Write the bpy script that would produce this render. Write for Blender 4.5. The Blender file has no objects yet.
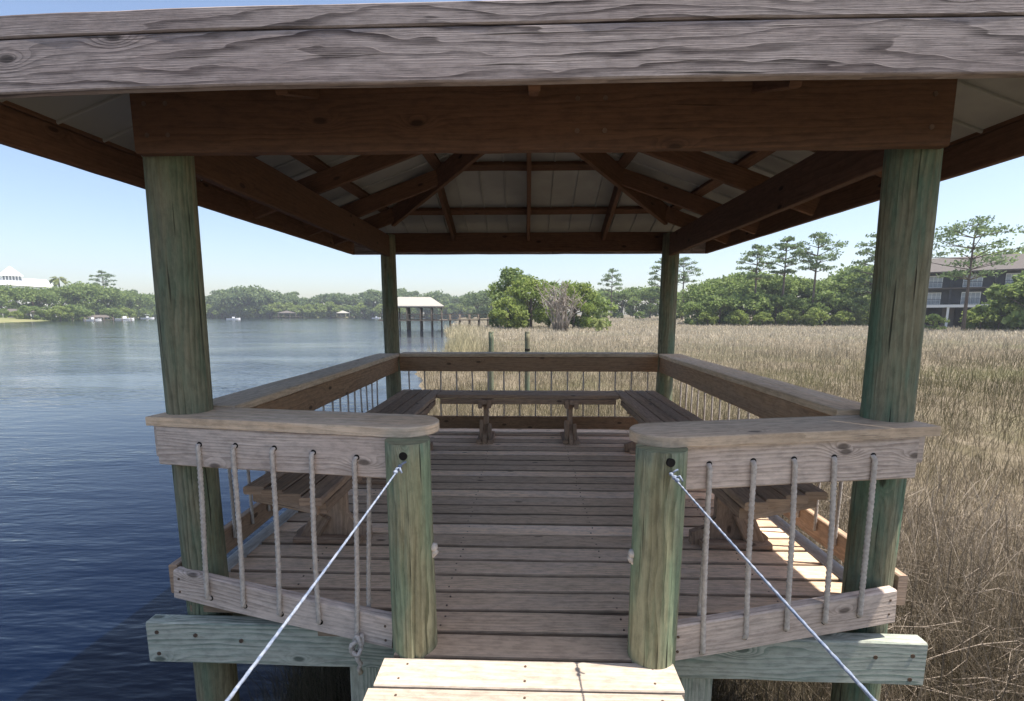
import bpy, math, random
import numpy as np
from mathutils import Vector, Matrix

random.seed(7)
rng = np.random.default_rng(7)
S = bpy.context.scene
COL = S.collection
R = math.radians

# ------------------------------------------------------------------ camera
CAM = Vector((-0.0247, -2.0089, 1.267))
F, YAW, PITCH, CY = 478.5, 0.0282, 0.1396, 381.9
cd = bpy.data.cameras.new('camera')
cd.sensor_width = 36.0
cd.lens = F / 1024 * 36
cd.shift_y = (CY - 350.5) / 1024
cd.clip_start = 0.05
cd.clip_end = 9000
cam = bpy.data.objects.new('camera', cd)
COL.objects.link(cam)
cam.location = CAM
cam.rotation_euler = (R(90) - PITCH, 0, YAW)
S.camera = cam

# ------------------------------------------------------------------ light
TO_SUN = Vector((0.41, -0.05, 1.0)).normalized()
ELEV = math.asin(TO_SUN.z)
AZ = math.atan2(TO_SUN.x, TO_SUN.y)
w = bpy.data.worlds.new('World')
S.world = w
w.use_nodes = True
nt = w.node_tree
bg = nt.nodes['Background']
sky = nt.nodes.new('ShaderNodeTexSky')
sky.sky_type = 'NISHITA'
sky.sun_disc = False
sky.sun_elevation = ELEV
sky.sun_rotation = AZ
sky.air_density = 1.0
sky.dust_density = 1.5
sky.ozone_density = 3.0
air = nt.nodes.new('ShaderNodeMix')          # thin summer haze whitens the clear-sky model a little
air.data_type = 'RGBA'; air.blend_type = 'MULTIPLY'; air.inputs[0].default_value = 1
air.inputs[7].default_value = (1.03, .955, .91, 1)
nt.links.new(sky.outputs[0], air.inputs[6])
nt.links.new(air.outputs[2], bg.inputs['Color'])
bg.inputs['Strength'].default_value = 0.092
sl = bpy.data.lights.new('sun', 'SUN')
sl.energy = 3.5
sl.angle = R(0.5)
sl.color = (1.0, 0.945, 0.87)
so = bpy.data.objects.new('sun', sl)
COL.objects.link(so)
so.rotation_euler = (-TO_SUN).to_track_quat('-Z', 'Y').to_euler()
so.location = (3, -2, 20)
S.view_settings.view_transform = 'Standard'
S.view_settings.look = 'None'
S.view_settings.gamma = 1
S.view_settings.use_curve_mapping = False
S.view_settings.exposure = 1.4

# ------------------------------------------------------------------ helpers
def tag(o, label=None, cat=None, group=None, kind=None):
    if label: o['label'] = label
    if cat: o['category'] = cat
    if group: o['group'] = group
    if kind: o['kind'] = kind
    return o

def empty(name, loc=(0, 0, 0), rz=0.0):
    o = bpy.data.objects.new(name, None)
    COL.objects.link(o)
    o.location = loc
    o.rotation_euler = (0, 0, rz)
    o.empty_display_size = 0.2
    return o

def ground_point(px, dist):
    """x,y of the point that stands at picture column px, dist metres ahead"""
    u = (px - 512) / F * (math.cos(PITCH) + 0.0)
    c, s = math.cos(YAW), math.sin(YAW)
    return CAM.x + dist * (c * u - s), CAM.y + dist * (s * u + c)

class MB:
    """collects shapes, builds one mesh object"""
    def __init__(self):
        self.v, self.f, self.uv, self.t, self.sm, self.mi = [], [], [], [], [], []
        self.cur = 0

    def face(self, idx, uvs, tint, smooth=False):
        self.f.append(idx); self.uv.append(uvs); self.t.append(tint); self.sm.append(smooth); self.mi.append(self.cur)

    def board(self, p0, p1, w, h, up=(0, 0, 1), ch=0.004, seg=None, jit=0.0012, warp=None, tint=None, edge=0.0):
        """timber from p0 to p1, w across, h along up"""
        p0, p1 = Vector(p0), Vector(p1)
        a = p1 - p0; L = a.length; a.normalize()
        up = Vector(up); up = (up - a * up.dot(a)).normalized()
        s = a.cross(up)
        n = seg or max(1, int(L / 0.22))
        c = min(ch, w * .3, h * .3)
        W, H = w / 2, h / 2
        prof = [(-W + c, -H), (W - c, -H), (W, -H + c), (W, H - c), (W - c, H), (-W + c, H), (-W, H - c), (-W, -H + c)]
        per = [0.0]
        for i in range(8):
            q, r = prof[i], prof[(i + 1) % 8]
            per.append(per[-1] + math.hypot(q[0] - r[0], q[1] - r[1]))
        ru, rv = random.uniform(0, 60), random.uniform(0, 60)
        t = random.random() if tint is None else tint
        b = len(self.v)
        for i in range(n + 1):
            k = i / n
            dx, dy = random.gauss(0, jit), random.gauss(0, jit)
            for (x, y) in prof:
                q = p0 + a * (L * k) + s * (x + dx) + up * (y + dy)
                if warp: q = warp(q)
                self.v.append(q)
        for i in range(n):
            for j in range(8):
                j2 = (j + 1) % 8
                self.face([b + i * 8 + j, b + i * 8 + j2, b + (i + 1) * 8 + j2, b + (i + 1) * 8 + j],
                          [(ru + L * i / n, rv + per[j]), (ru + L * i / n, rv + per[j + 1]),
                           (ru + L * (i + 1) / n, rv + per[j + 1]), (ru + L * (i + 1) / n, rv + per[j])], t - (edge if j in (1, 2, 3, 5, 6, 7) else 0))  # edge darkens the side faces, painting in gap shade
        for e, o in ((0, b), (1, b + n * 8)):
            idx = list(range(o, o + 8)); uv = [(ru + x * .6, rv + y) for x, y in prof]
            if e == 0: idx.reverse(); uv.reverse()
            self.face(idx, uv, t)
        return self

    def tube(self, pts, rad, sides=12, cap=True, smooth=True, wob=0.0, tint=None, twist=None):
        """round member through pts; rad a number or a list; twist=(depth, pitch) gives a laid rope"""
        pts = [Vector(p) for p in pts]
        n = len(pts)
        rads = rad if isinstance(rad, (list, tuple)) else [rad] * n
        ru, rv = random.uniform(0, 60), random.uniform(0, 60)
        t = random.random() if tint is None else tint
        b = len(self.v)
        d0 = (pts[1] - pts[0]).normalized()
        ref = Vector((1, 0, 0)) if abs(d0.x) < .8 else Vector((0, 1, 0))
        acc = 0.0; us = []
        ph = [random.uniform(0, 6.28) for _ in range(4)]
        for i, p in enumerate(pts):
            d = (pts[min(i + 1, n - 1)] - pts[max(i - 1, 0)]).normalized()
            s = (ref - d * ref.dot(d)).normalized(); ref = s
            q = d.cross(s)
            if i: acc += (p - pts[i - 1]).length
            us.append(acc)
            for j in range(sides):
                th = 2 * math.pi * j / sides
                r = rads[i]
                if wob: r *= 1 + wob * (math.sin(2 * th + ph[0] + acc * 1.3) * .5 + math.sin(3 * th + ph[1] - acc * 2.1) * .3 + math.sin(5 * th + ph[2] + acc * 4) * .2)
                if twist: r *= 1 - twist[0] * (0.5 - 0.5 * math.cos(3 * (th - 2 * math.pi * acc / twist[1])))
                self.v.append(p + s * (r * math.cos(th)) + q * (r * math.sin(th)))
        for i in range(n - 1):
            for j in range(sides):
                j2 = (j + 1) % sides
                r = max(rads)
                v0, v1 = rv + 2 * math.pi * r * j / sides, rv + 2 * math.pi * r * (j + 1) / sides
                self.face([b + i * sides + j, b + i * sides + j2, b + (i + 1) * sides + j2, b + (i + 1) * sides + j],
                          [(ru + us[i], v0), (ru + us[i], v1), (ru + us[i + 1], v1), (ru + us[i + 1], v0)], t, smooth)
        if cap:
            for e, o in ((0, b), (1, b + (n - 1) * sides)):
                idx = list(range(o, o + sides))
                uv = [(ru + .1 * math.cos(6.28 * j / sides), rv + .1 * math.sin(6.28 * j / sides)) for j in range(sides)]
                if e == 0: idx.reverse(); uv.reverse()
                self.face(idx, uv, t)
        return self

    def prism(self, poly, z0, z1, ax=(1, 0), tint=None, ch=0.0):
        """plan polygon extruded from z0 to z1, grain along ax; ch rounds the upper edge"""
        ru, rv = random.uniform(0, 60), random.uniform(0, 60)
        t = random.random() if tint is None else tint
        n = len(poly); b = len(self.v)
        cx = sum(p[0] for p in poly) / n; cy = sum(p[1] for p in poly) / n
        def uvp(p): return (ru + p[0] * ax[0] + p[1] * ax[1], rv - p[0] * ax[1] + p[1] * ax[0])
        rings = [(z0, 0), (z1 - ch, 0), (z1, ch)] if ch else [(z0, 0), (z1, 0)]
        for (z, ins) in rings:
            for (x, y) in poly:
                d = math.hypot(x - cx, y - cy) or 1
                self.v.append(Vector((x - (x - cx) / d * ins, y - (y - cy) / d * ins, z)))
        for k in range(len(rings) - 1):
            acc = 0
            for j in range(n):
                j2 = (j + 1) % n
                l = math.hypot(poly[j2][0] - poly[j][0], poly[j2][1] - poly[j][1])
                za, zb = rings[k][0], rings[k + 1][0]
                self.face([b + k * n + j, b + k * n + j2, b + (k + 1) * n + j2, b + (k + 1) * n + j],
                          [(ru + acc, rv + za), (ru + acc + l, rv + za), (ru + acc + l, rv + zb), (ru + acc, rv + zb)], t)
                acc += l
        o = b + (len(rings) - 1) * n
        self.face(list(range(o, o + n)), [uvp(p) for p in poly], t)
        self.face(list(range(b + n - 1, b - 1, -1)), [uvp(p) for p in reversed(poly)], t)
        return self

    def box(self, x0, x1, y0, y1, z0, z1, tint=None):
        return self.prism([(x0, y0), (x1, y0), (x1, y1), (x0, y1)], z0, z1, tint=tint)

    def poly(self, pts, tint=0.5):
        b = len(self.v)
        self.v += [Vector(p) for p in pts]
        self.face(list(range(b, b + len(pts))), [(p[0] + p[1] * .3, p[2] + p[1] * .5) for p in pts], tint)
        return self

    def blob(self, c, r, n=8, m=6, jit=.12, tint=None):
        t = random.random() if tint is None else tint
        c = Vector(c); r = r if isinstance(r, (tuple, list)) else (r, r, r)
        b = len(self.v)
        for i in range(m + 1):
            ph = math.pi * i / m
            for j in range(n):
                th = 2 * math.pi * j / n
                k = 1 + random.uniform(-jit, jit) if 0 < i < m else 1
                self.v.append(c + Vector((r[0] * k * math.sin(ph) * math.cos(th), r[1] * k * math.sin(ph) * math.sin(th), r[2] * k * math.cos(ph))))
        for i in range(m):
            for j in range(n):
                j2 = (j + 1) % n
                self.face([b + i * n + j, b + (i + 1) * n + j, b + (i + 1) * n + j2, b + i * n + j2],
                          [(j / n, i / m), (j / n, (i + 1) / m), ((j + 1) / n, (i + 1) / m), ((j + 1) / n, i / m)], t, True)
        return self

    def build(self, name, mat, parent=None):
        me = bpy.data.meshes.new(name)
        me.from_pydata([tuple(v) for v in self.v], [], self.f)
        uvl = me.uv_layers.new(name='UVMap')
        flat = [c for f in self.uv for p in f for c in p]
        uvl.data.foreach_set('uv', flat)
        at = me.attributes.new('tint', 'FLOAT', 'FACE')
        at.data.foreach_set('value', self.t)
        me.polygons.foreach_set('use_smooth', self.sm)
        me.validate()
        o = bpy.data.objects.new(name, me)
        COL.objects.link(o)
        for q in (mat if isinstance(mat, (list, tuple)) else [mat]):
            if q: me.materials.append(q)
        me.polygons.foreach_set('material_index', self.mi)
        if parent: o.parent = parent
        return o

# ------------------------------------------------------------------ materials
class N:
    """small node-graph writer"""
    def __init__(self, name):
        self.m = bpy.data.materials.new(name)
        self.m.use_nodes = True
        self.t = self.m.node_tree
        self.b = self.t.nodes['Principled BSDF']
        self.out = self.t.nodes['Material Output']

    def node(self, typ, **kw):
        n = self.t.nodes.new(typ)
        for k, v in kw.items(): setattr(n, k, v)
        return n

    def put(self, sock, v):
        if isinstance(v, bpy.types.NodeSocket): self.t.links.new(v, sock)
        elif v is not None:
            if sock.type == 'RGBA' and len(v) == 3: v = (*v, 1)
            sock.default_value = v

    def math(self, op, a, b=None, c=None, clamp=False):
        n = self.node('ShaderNodeMath', operation=op, use_clamp=clamp)
        for i, v in enumerate((a, b, c)):
            if v is not None: self.put(n.inputs[i], v)
        return n.outputs[0]

    def mix(self, f, a, b, blend='MIX'):
        n = self.node('ShaderNodeMix', data_type='RGBA', blend_type=blend)
        self.put(n.inputs[0], f); self.put(n.inputs[6], a); self.put(n.inputs[7], b)
        return n.outputs[2]

    def ramp(self, f, a, b, smooth=True):
        n = self.node('ShaderNodeMapRange', interpolation_type='SMOOTHSTEP' if smooth else 'LINEAR')
        self.put(n.inputs[0], f); n.inputs[1].default_value = a; n.inputs[2].default_value = b
        return n.outputs[0]

    def vec(self, x, y, z=0.0):
        n = self.node('ShaderNodeCombineXYZ')
        self.put(n.inputs[0], x); self.put(n.inputs[1], y); self.put(n.inputs[2], z)
        return n.outputs[0]

    def noise(self, v, scale=1.0, detail=3.0, rough=.55, col=False):
        n = self.node('ShaderNodeTexNoise')
        self.put(n.inputs['Vector'], v)
        n.inputs['Scale'].default_value = scale
        n.inputs['Detail'].default_value = detail
        n.inputs['Roughness'].default_value = rough
        return n.outputs[1 if col else 0]

    def scale(self, v, s):
        n = self.node('ShaderNodeVectorMath', operation='MULTIPLY')
        self.put(n.inputs[0], v); n.inputs[1].default_value = s
        return n.outputs[0]

    def obj(self): return self.node('ShaderNodeTexCoord').outputs['Object']
    def geo(self): return self.node('ShaderNodeNewGeometry').outputs['Position']
    def attr(self, name, out='Fac'): return self.node('ShaderNodeAttribute', attribute_name=name).outputs[out]

    def bump(self, h, strength=.3, dist=.01):
        n = self.node('ShaderNodeBump')
        n.inputs['Strength'].default_value = strength
        n.inputs['Distance'].default_value = dist
        self.put(n.inputs['Height'], h)
        self.put(self.b.inputs['Normal'], n.outputs[0])

    def done(self, col=None, rough=.8, spec=.3, metal=0.0):
        if col is not None: self.put(self.b.inputs['Base Color'], col)
        self.put(self.b.inputs['Roughness'], rough)
        self.b.inputs['Specular IOR Level'].default_value = spec
        self.b.inputs['Metallic'].default_value = metal
        return self.m

def wood(name, light, dark, stain, stain_amt=.4, rings=26, line=.75, tone=.45, knot=.5, bump=.35, crack=.6, streak=None, sharp=.2):
    """weathered timber: rings bent round knots, fibres, blotches; u runs along the board"""
    n = N(name)
    sep = n.node('ShaderNodeSeparateXYZ')
    n.put(sep.inputs[0], n.node('ShaderNodeUVMap').outputs[0])
    u, v = sep.outputs[0], sep.outputs[1]
    # knots
    vo = n.node('ShaderNodeTexVoronoi', voronoi_dimensions='2D', feature='F1')
    n.put(vo.inputs['Vector'], n.vec(n.math('MULTIPLY', u, 3.2), n.math('MULTIPLY', v, 7.0)))
    vo.inputs['Scale'].default_value = 1.0
    vs = n.node('ShaderNodeSeparateColor'); n.put(vs.inputs[0], vo.outputs['Color'])
    has = n.math('GREATER_THAN', vs.outputs[0], 1 - knot * .45)
    kd = vo.outputs['Distance']
    kn = n.math('MULTIPLY', n.math('EXPONENT', n.math('MULTIPLY', n.math('MULTIPLY', kd, kd), -26.0)), has)
    core = n.math('MULTIPLY', n.ramp(kd, .11, .05), has)
    # rings
    wob = n.noise(n.vec(n.math('MULTIPLY', u, .9), n.math('MULTIPLY', v, 6.0)), 1, 3, .55)
    wob2 = n.noise(n.vec(n.math('MULTIPLY', u, 5.0), n.math('MULTIPLY', v, 24.0)), 1, 2, .5)
    ph = n.math('ADD', n.math('MULTIPLY', v, rings), n.math('MULTIPLY', wob, 5.0))
    ph = n.math('ADD', ph, n.math('MULTIPLY', wob2, .9))
    ph = n.math('ADD', ph, n.math('MULTIPLY', kn, 3.6))
    big = n.noise(n.vec(n.math('MULTIPLY', u, .45), n.math('MULTIPLY', v, 2.6), 7.0), 1, 2, .5)
    ph = n.math('ADD', ph, n.math('MULTIPLY', big, 9.0))
    fr = n.math('FRACT', ph)
    g = n.math('MULTIPLY', n.ramp(fr, sharp, .93), n.ramp(fr, 1.0, .95))
    fade = n.noise(n.vec(n.math('MULTIPLY', u, 1.4), n.math('MULTIPLY', v, 11.0), 2.0), 1, 3, .6)
    g = n.math('MULTIPLY', g, n.ramp(fade, .25, .68))
    fib = n.noise(n.vec(n.math('MULTIPLY', u, 5.0), n.math('MULTIPLY', v, 240.0)), 1, 3, .6)
    blot = n.noise(n.vec(n.math('MULTIPLY', u, 1.7), n.math('MULTIPLY', v, 8.0), 3.3), 1, 4, .6)
    blot2 = n.noise(n.vec(n.math('MULTIPLY', u, .9), n.math('MULTIPLY', v, 3.0), 9.1), 1, 3, .6)
    c = n.mix(n.math('MULTIPLY', g, line), light, dark)
    c = n.mix(n.math('MULTIPLY', n.ramp(blot, .40, .64), n.math('MULTIPLY', n.math('ADD', n.math('MULTIPLY', n.attr('tint'), .9), .45), stain_amt, clamp=True)), c, stain)
    c = n.mix(n.math('MULTIPLY', core, .8), c, tuple(x * .35 for x in dark))
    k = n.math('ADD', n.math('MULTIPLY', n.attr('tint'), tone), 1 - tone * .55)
    k = n.math('MULTIPLY', k, n.math('ADD', n.math('MULTIPLY', fib, .55), .72))
    k = n.math('MULTIPLY', k, n.math('ADD', n.math('MULTIPLY', blot2, .5), .75))
    sp = n.noise(n.vec(n.math('MULTIPLY', u, 14.0), n.math('MULTIPLY', v, 40.0), 4.0), 1, 4, .7)
    k = n.math('MULTIPLY', k, n.math('ADD', n.math('MULTIPLY', n.ramp(sp, .3, .62), .3), .72))
    # drying cracks
    cr = n.noise(n.vec(n.math('MULTIPLY', u, 1.6), n.math('MULTIPLY', v, 60.0), 5.0), 1, 2, .5)
    crk = n.ramp(cr, .70 - .06 * (crack > .6), .78 - .06 * (crack > .6))
    k = n.math('MULTIPLY', k, n.math('SUBTRACT', 1.0, n.math('MULTIPLY', crk, crack)))
    if streak:
        st = n.noise(n.vec(n.math('MULTIPLY', u, .8), n.math('MULTIPLY', v, 16.0), 6.0), 1, 5, .65)
        c = n.mix(n.math('MULTIPLY', n.ramp(st, .47, .63), .55), c, streak)
    c = n.mix(1.0, c, n.vec(k, k, k), 'MULTIPLY')
    h = n.math('SUBTRACT', n.math('ADD', n.math('MULTIPLY', g, -.6), fib), n.math('MULTIPLY', crk, 1.2))
    n.bump(h, bump, .004)
    return n.done(c, .82, .25)

M = {}
M['deck'] = wood('weathered_deck_boards', (.84, .605, .41), (.53, .37, .245), (.74, .565, .435), .6, rings=52, line=.65, tone=.6, knot=.35)
M['walk'] = wood('sun_bleached_boards', (.50, .42, .34), (.32, .25, .185), (.43, .355, .28), .4, rings=45, line=.5, tone=.2, knot=.3)
M['grey'] = wood('grey_weathered_lumber', (.64, .525, .44), (.29, .22, .175), (.54, .415, .34), .5, rings=55, line=.7, tone=.2, knot=.45)
M['fascia'] = wood('grey_fascia_lumber', (.37, .31, .285), (.045, .032, .03), (.25, .195, .18), .5, rings=27, line=1.0, tone=.15, knot=.45, bump=.5, crack=.8, sharp=.45)
M['cap'] = wood('tan_rail_cap_lumber', (.62, .48, .345), (.37, .27, .18), (.56, .38, .23), .5, rings=45, line=.55, tone=.25, knot=.35)
M['brown'] = wood('brown_rail_lumber', (.38, .235, .135), (.19, .11, .065), (.31, .21, .14), .45, rings=50, line=.6, tone=.35, knot=.45)
M['bench'] = wood('brown_bench_planks', (.42, .285, .19), (.21, .135, .088), (.33, .245, .19), .5, rings=50, line=.55, tone=.45, knot=.35)
M['roofwood'] = wood('red_brown_roof_lumber', (.165, .085, .05), (.078, .039, .022), (.12, .063, .04), .5, rings=44, line=.6, tone=.45, knot=.5)
M['post'] = wood('green_treated_post', (.245, .225, .145), (.095, .088, .052), (.115, .18, .12), .75, rings=46, line=.85, tone=.1, knot=.28, bump=.8, crack=.8, streak=(.185, .16, .095))
M['entry'] = wood('yellow_green_entry_post', (.335, .32, .20), (.12, .12, .065), (.19, .285, .18), .8, rings=46, line=.9, tone=.1, knot=.3, bump=.8, crack=.85, streak=(.28, .245, .14))
M['girder'] = wood('pale_green_treated_beam', (.46, .465, .39), (.19, .24, .19), (.36, .42, .36), .5, rings=46, line=1.0, tone=.1, knot=.5)
M['pale'] = wood('pale_edge_board', (.66, .64, .61), (.50, .48, .45), (.55, .53, .5), .4, rings=40, line=.3, tone=.1, knot=.1)  # whitish strip along both sides of the deck

def metal_sheet():
    n = N('galvanised_roof_sheet')
    d = n.noise(n.obj(), 3.0, 4, .6)
    c = n.mix(n.ramp(d, .4, .7), (.31, .305, .285), (.24, .236, .222))
    return n.done(c, .45, .5)
M['sheet'] = metal_sheet()

def rope_mat(name, a, b):
    n = N(name)
    d = n.noise(n.obj(), 60, 3, .6)
    e = n.noise(n.obj(), 700, 2, .6)
    c = n.mix(n.ramp(d, .35, .65), a, b)
    c = n.mix(n.math('MULTIPLY', e, .4), c, tuple(x * .5 for x in b))
    n.bump(e, .4, .002)
    return n.done(c, .9, .1)
M['rope'] = rope_mat('weathered_rope', (.64, .575, .50), (.47, .41, .355))
M['whiterope'] = rope_mat('white_blue_cord', (.33, .36, .42), (.16, .20, .28))

def plain(name, col, rough=.6, var=.2, sc=2.0, spec=.3, metal=0.0):
    n = N(name)
    d = n.noise(n.obj(), sc, 4, .6)
    c = n.mix(d, tuple(x * (1 - var) for x in col), tuple(min(1, x * (1 + var)) for x in col))
    return n.done(c, rough, spec, metal)
M['dark'] = plain('dark_hole', (.012, .01, .008), .9)
M['steel'] = plain('rusty_bolt_steel', (.16, .11, .08), .5, .4, 80, .5, .6)
M['white'] = plain('white_paint', (.78, .78, .76), .5, .06)
M['boatroof'] = plain('pale_boathouse_roof', (.34, .32, .275), .6, .12)
M['concrete'] = plain('pale_concrete', (.42, .40, .37), .8, .2)
M['darksiding'] = plain('dark_grey_siding', (.055, .058, .064), .7, .25, 1.0)
M['shingle'] = plain('brown_grey_shingles', (.115, .10, .09), .85, .25, 3.0)
M['glass'] = plain('window_glass', (.10, .12, .14), .12, .1, 1.0, .6)
M['pane'] = plain('curtained_window_pane', (.42, .45, .48), .2, .15, 1.5, .6)
M['oldwood'] = plain('old_piling_wood', (.16, .13, .10), .85, .35, 3.0)
M['boatblue'] = plain('dark_boat_canvas', (.05, .07, .12), .7)
M['rust'] = plain('faded_red_kayak', (.35, .12, .08), .6)
M['bark'] = plain('grey_brown_bark', (.13, .10, .08), .9, .4, 4.0)

def leaf_mat(name, a, b, c2):
    n = N(name)
    t = n.attr('tint')
    d = n.noise(n.obj(), .35, 2, .5)
    c = n.mix(n.ramp(t, 0, 1, False), a, b)
    c = n.mix(n.math('MULTIPLY', n.ramp(d, .45, .7), .6), c, c2)
    n.done(c, .6, .25)
    tr = n.node('ShaderNodeBsdfTranslucent'); n.put(tr.inputs[0], c)
    mx = n.node('ShaderNodeMixShader'); mx.inputs[0].default_value = .48
    n.t.links.new(n.b.outputs[0], mx.inputs[1]); n.t.links.new(tr.outputs[0], mx.inputs[2])
    n.t.links.new(mx.outputs[0], n.out.inputs['Surface'])
    return n.m
M['oakleaf'] = leaf_mat('oak_leaves', (0.122, 0.185, 0.056), (0.282, 0.354, 0.112), (0.189, 0.256, 0.079))
M['pineleaf'] = leaf_mat('pine_needles', (0.114, 0.172, 0.079), (0.227, 0.296, 0.129), (0.163, 0.227, 0.108))
M['brightleaf'] = leaf_mat('bright_shrub_leaves', (0.166, 0.230, 0.055), (0.316, 0.374, 0.110), (0.226, 0.259, 0.068))
M['isleleaf'] = leaf_mat('point_tree_leaves', (0.150, 0.218, 0.047), (0.316, 0.380, 0.097), (0.229, 0.268, 0.067))
M['palmleaf'] = leaf_mat('palm_fronds', (.15, .19, .06), (.28, .31, .10), (.2, .22, .08))
M['twig'] = leaf_mat('bare_grey_twigs', (.38, .34, .30), (.56, .50, .44), (.46, .41, .36))
M['farleaf'] = leaf_mat('far_shore_leaves', (0.115, 0.172, 0.068), (0.230, 0.289, 0.123), (0.172, 0.213, 0.097))

def grass_mat():
    n = N('marsh_grass')
    c = n.attr('bladecol', 'Color')
    n.done(c, .75, .15)
    tr = n.node('ShaderNodeBsdfTranslucent'); n.put(tr.inputs[0], c)
    mx = n.node('ShaderNodeMixShader'); mx.inputs[0].default_value = .25
    n.t.links.new(n.b.outputs[0], mx.inputs[1]); n.t.links.new(tr.outputs[0], mx.inputs[2])
    n.t.links.new(mx.outputs[0], n.out.inputs['Surface'])
    return n.m
M['grass'] = grass_mat()

# ------------------------------------------------------------------ terrain, water
WATER = -1.4
def land_side(X, Y):
    """metres inside the shoreline (negative: water), and which bank"""
    wob = .5 * np.sin(Y * .35 + .5) * np.minimum(1, np.abs(Y) / 20) + .9 * np.sin(Y * .11) * np.minimum(1, np.abs(Y) / 60)
    right = X + .137 * np.maximum(Y, 0) + 1.65 + wob
    ax, ay, bx, by = -187., 170., -306., 390.
    L = math.hypot(bx - ax, by - ay)
    left = -((bx - ax) * (Y - ay) - (by - ay) * (X - ax)) / L * -1
    left = ((X - ax) * -(by - ay) + (Y - ay) * (bx - ax)) / L + 2.5 * np.sin(Y * .05)
    far = (Y - 392) + 4 * np.sin(X * .03)
    return right, left, far

def ground_z(X, Y):
    X = np.asarray(X, float); Y = np.asarray(Y, float)
    r, l, f = land_side(X, Y)
    s = np.maximum(np.maximum(r, l), f)
    zr = WATER + np.clip(r * .12, 0, .18) + np.clip((Y - 95) * .015, 0, 1.0) * np.clip(r * .05, 0, 1)
    zl = WATER + np.clip(l * .085, 0, 3.4)
    zf = WATER + np.clip(f * .06, 0, 2.5)
    z = np.where(r > 0, zr, -9.); z = np.maximum(z, np.where(l > 0, zl, -9.)); z = np.maximum(z, np.where(f > 0, zf, -9.))
    return np.where(s > 0, z, WATER + np.maximum(s * .2, -1.5))

def gz(x, y): return float(ground_z(x, y))

def mesh_np(name, V, Fq, mat, smooth=False):
    me = bpy.data.meshes.new(name)
    me.from_pydata(V.tolist(), [], Fq.tolist())
    o = bpy.data.objects.new(name, me)
    COL.objects.link(o)
    me.materials.append(mat)
    if smooth: me.polygons.foreach_set('use_smooth', [True] * len(me.polygons))
    return o

def make_terrain():
    nr, na = 230, 420
    rr = np.concatenate([[0.0], np.geomspace(.4, 4500, nr)])
    aa = np.linspace(0, 2 * np.pi, na, endpoint=False)
    Rg, A = np.meshgrid(rr, aa, indexing='ij')
    X = Rg * np.sin(A); Y = Rg * np.cos(A)
    Z = ground_z(X, Y)
    Z = Z + .03 * np.sin(X * 2.1 + Y) * np.sin(Y * 1.7) * (Rg < 60)
    V = np.stack([X, Y, Z], -1).reshape(-1, 3)
    i, j = np.meshgrid(np.arange(nr), np.arange(na), indexing='ij')
    j2 = (j + 1) % na
    Fq = np.stack([i * na + j, (i + 1) * na + j, (i + 1) * na + j2, i * na + j2], -1).reshape(-1, 4)
    n = N('marsh_ground')
    p = n.geo()
    a = n.noise(p, .09, 4, .6); b = n.noise(p, 6.0, 4, .65); d = n.noise(n.scale(p, (1, .35, 1)), 1.2, 4, .6)
    c = n.mix(n.ramp(d, .4, .65), (.20, .165, .115), (.12, .10, .06))
    c = n.mix(n.math('MULTIPLY', n.ramp(a, .5, .66), .6), c, (.13, .13, .06))
    c = n.mix(n.math('MULTIPLY', n.ramp(b, .45, .7), .6), c, (.06, .048, .032))
    sx = n.node('ShaderNodeSeparateXYZ'); n.put(sx.inputs[0], p)
    lawn = n.mix(n.ramp(a, .35, .65), (.24, .22, .11), (.13, .16, .06))
    c = n.mix(n.ramp(sx.outputs[0], -95, -105), c, lawn)
    n.bump(b, .8, .06)
    o = mesh_np('ground', V, Fq, n.done(c, .95, .1), True)
    tag(o, kind='structure')
make_terrain()

def make_water():
    n = N('river_water')
    p = n.geo()
    w1 = n.noise(n.scale(p, (.5, 1.7, 1)), 1.9, 3, .55)
    w2 = n.noise(n.scale(p, (.55, 2.0, 1)), 6.0, 2, .5)
    w3 = n.noise(n.scale(p, (.3, .8, 1)), .22, 3, .55)
    h = n.math('ADD', n.math('MULTIPLY', w1, .6), n.math('MULTIPLY', w2, .16))
    h = n.math('MULTIPLY', h, n.math('ADD', n.math('MULTIPLY', n.ramp(w3, .3, .7), 1.3), .35))
    n.bump(h, .8, .06)
    n.b.inputs['IOR'].default_value = 1.33
    m = n.done((.0009, .0040, .0145), .09, .5)
    rr = np.concatenate([[0.0], np.geomspace(2, 4400, 40)])
    na = 64
    aa = np.linspace(0, 2 * np.pi, na, endpoint=False)
    Rg, A = np.meshgrid(rr, aa, indexing='ij')
    V = np.stack([Rg * np.sin(A), Rg * np.cos(A), np.full_like(Rg, WATER)], -1).reshape(-1, 3)
    i, j = np.meshgrid(np.arange(40), np.arange(na), indexing='ij'); j2 = (j + 1) % na
    Fq = np.stack([i * na + j, (i + 1) * na + j, (i + 1) * na + j2, i * na + j2], -1).reshape(-1, 4)
    o = mesh_np('water', V, Fq, m, True)
    tag(o, kind='structure')
make_water()

# ------------------------------------------------------------------ gazebo
XP, YB = 1.4745, 3.17            # corner posts
g = empty('gazebo', (0, 0, 0))
tag(g, 'open wooden gazebo with hip roof, round green posts and rope balusters over the marsh edge', 'gazebo')

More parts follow.
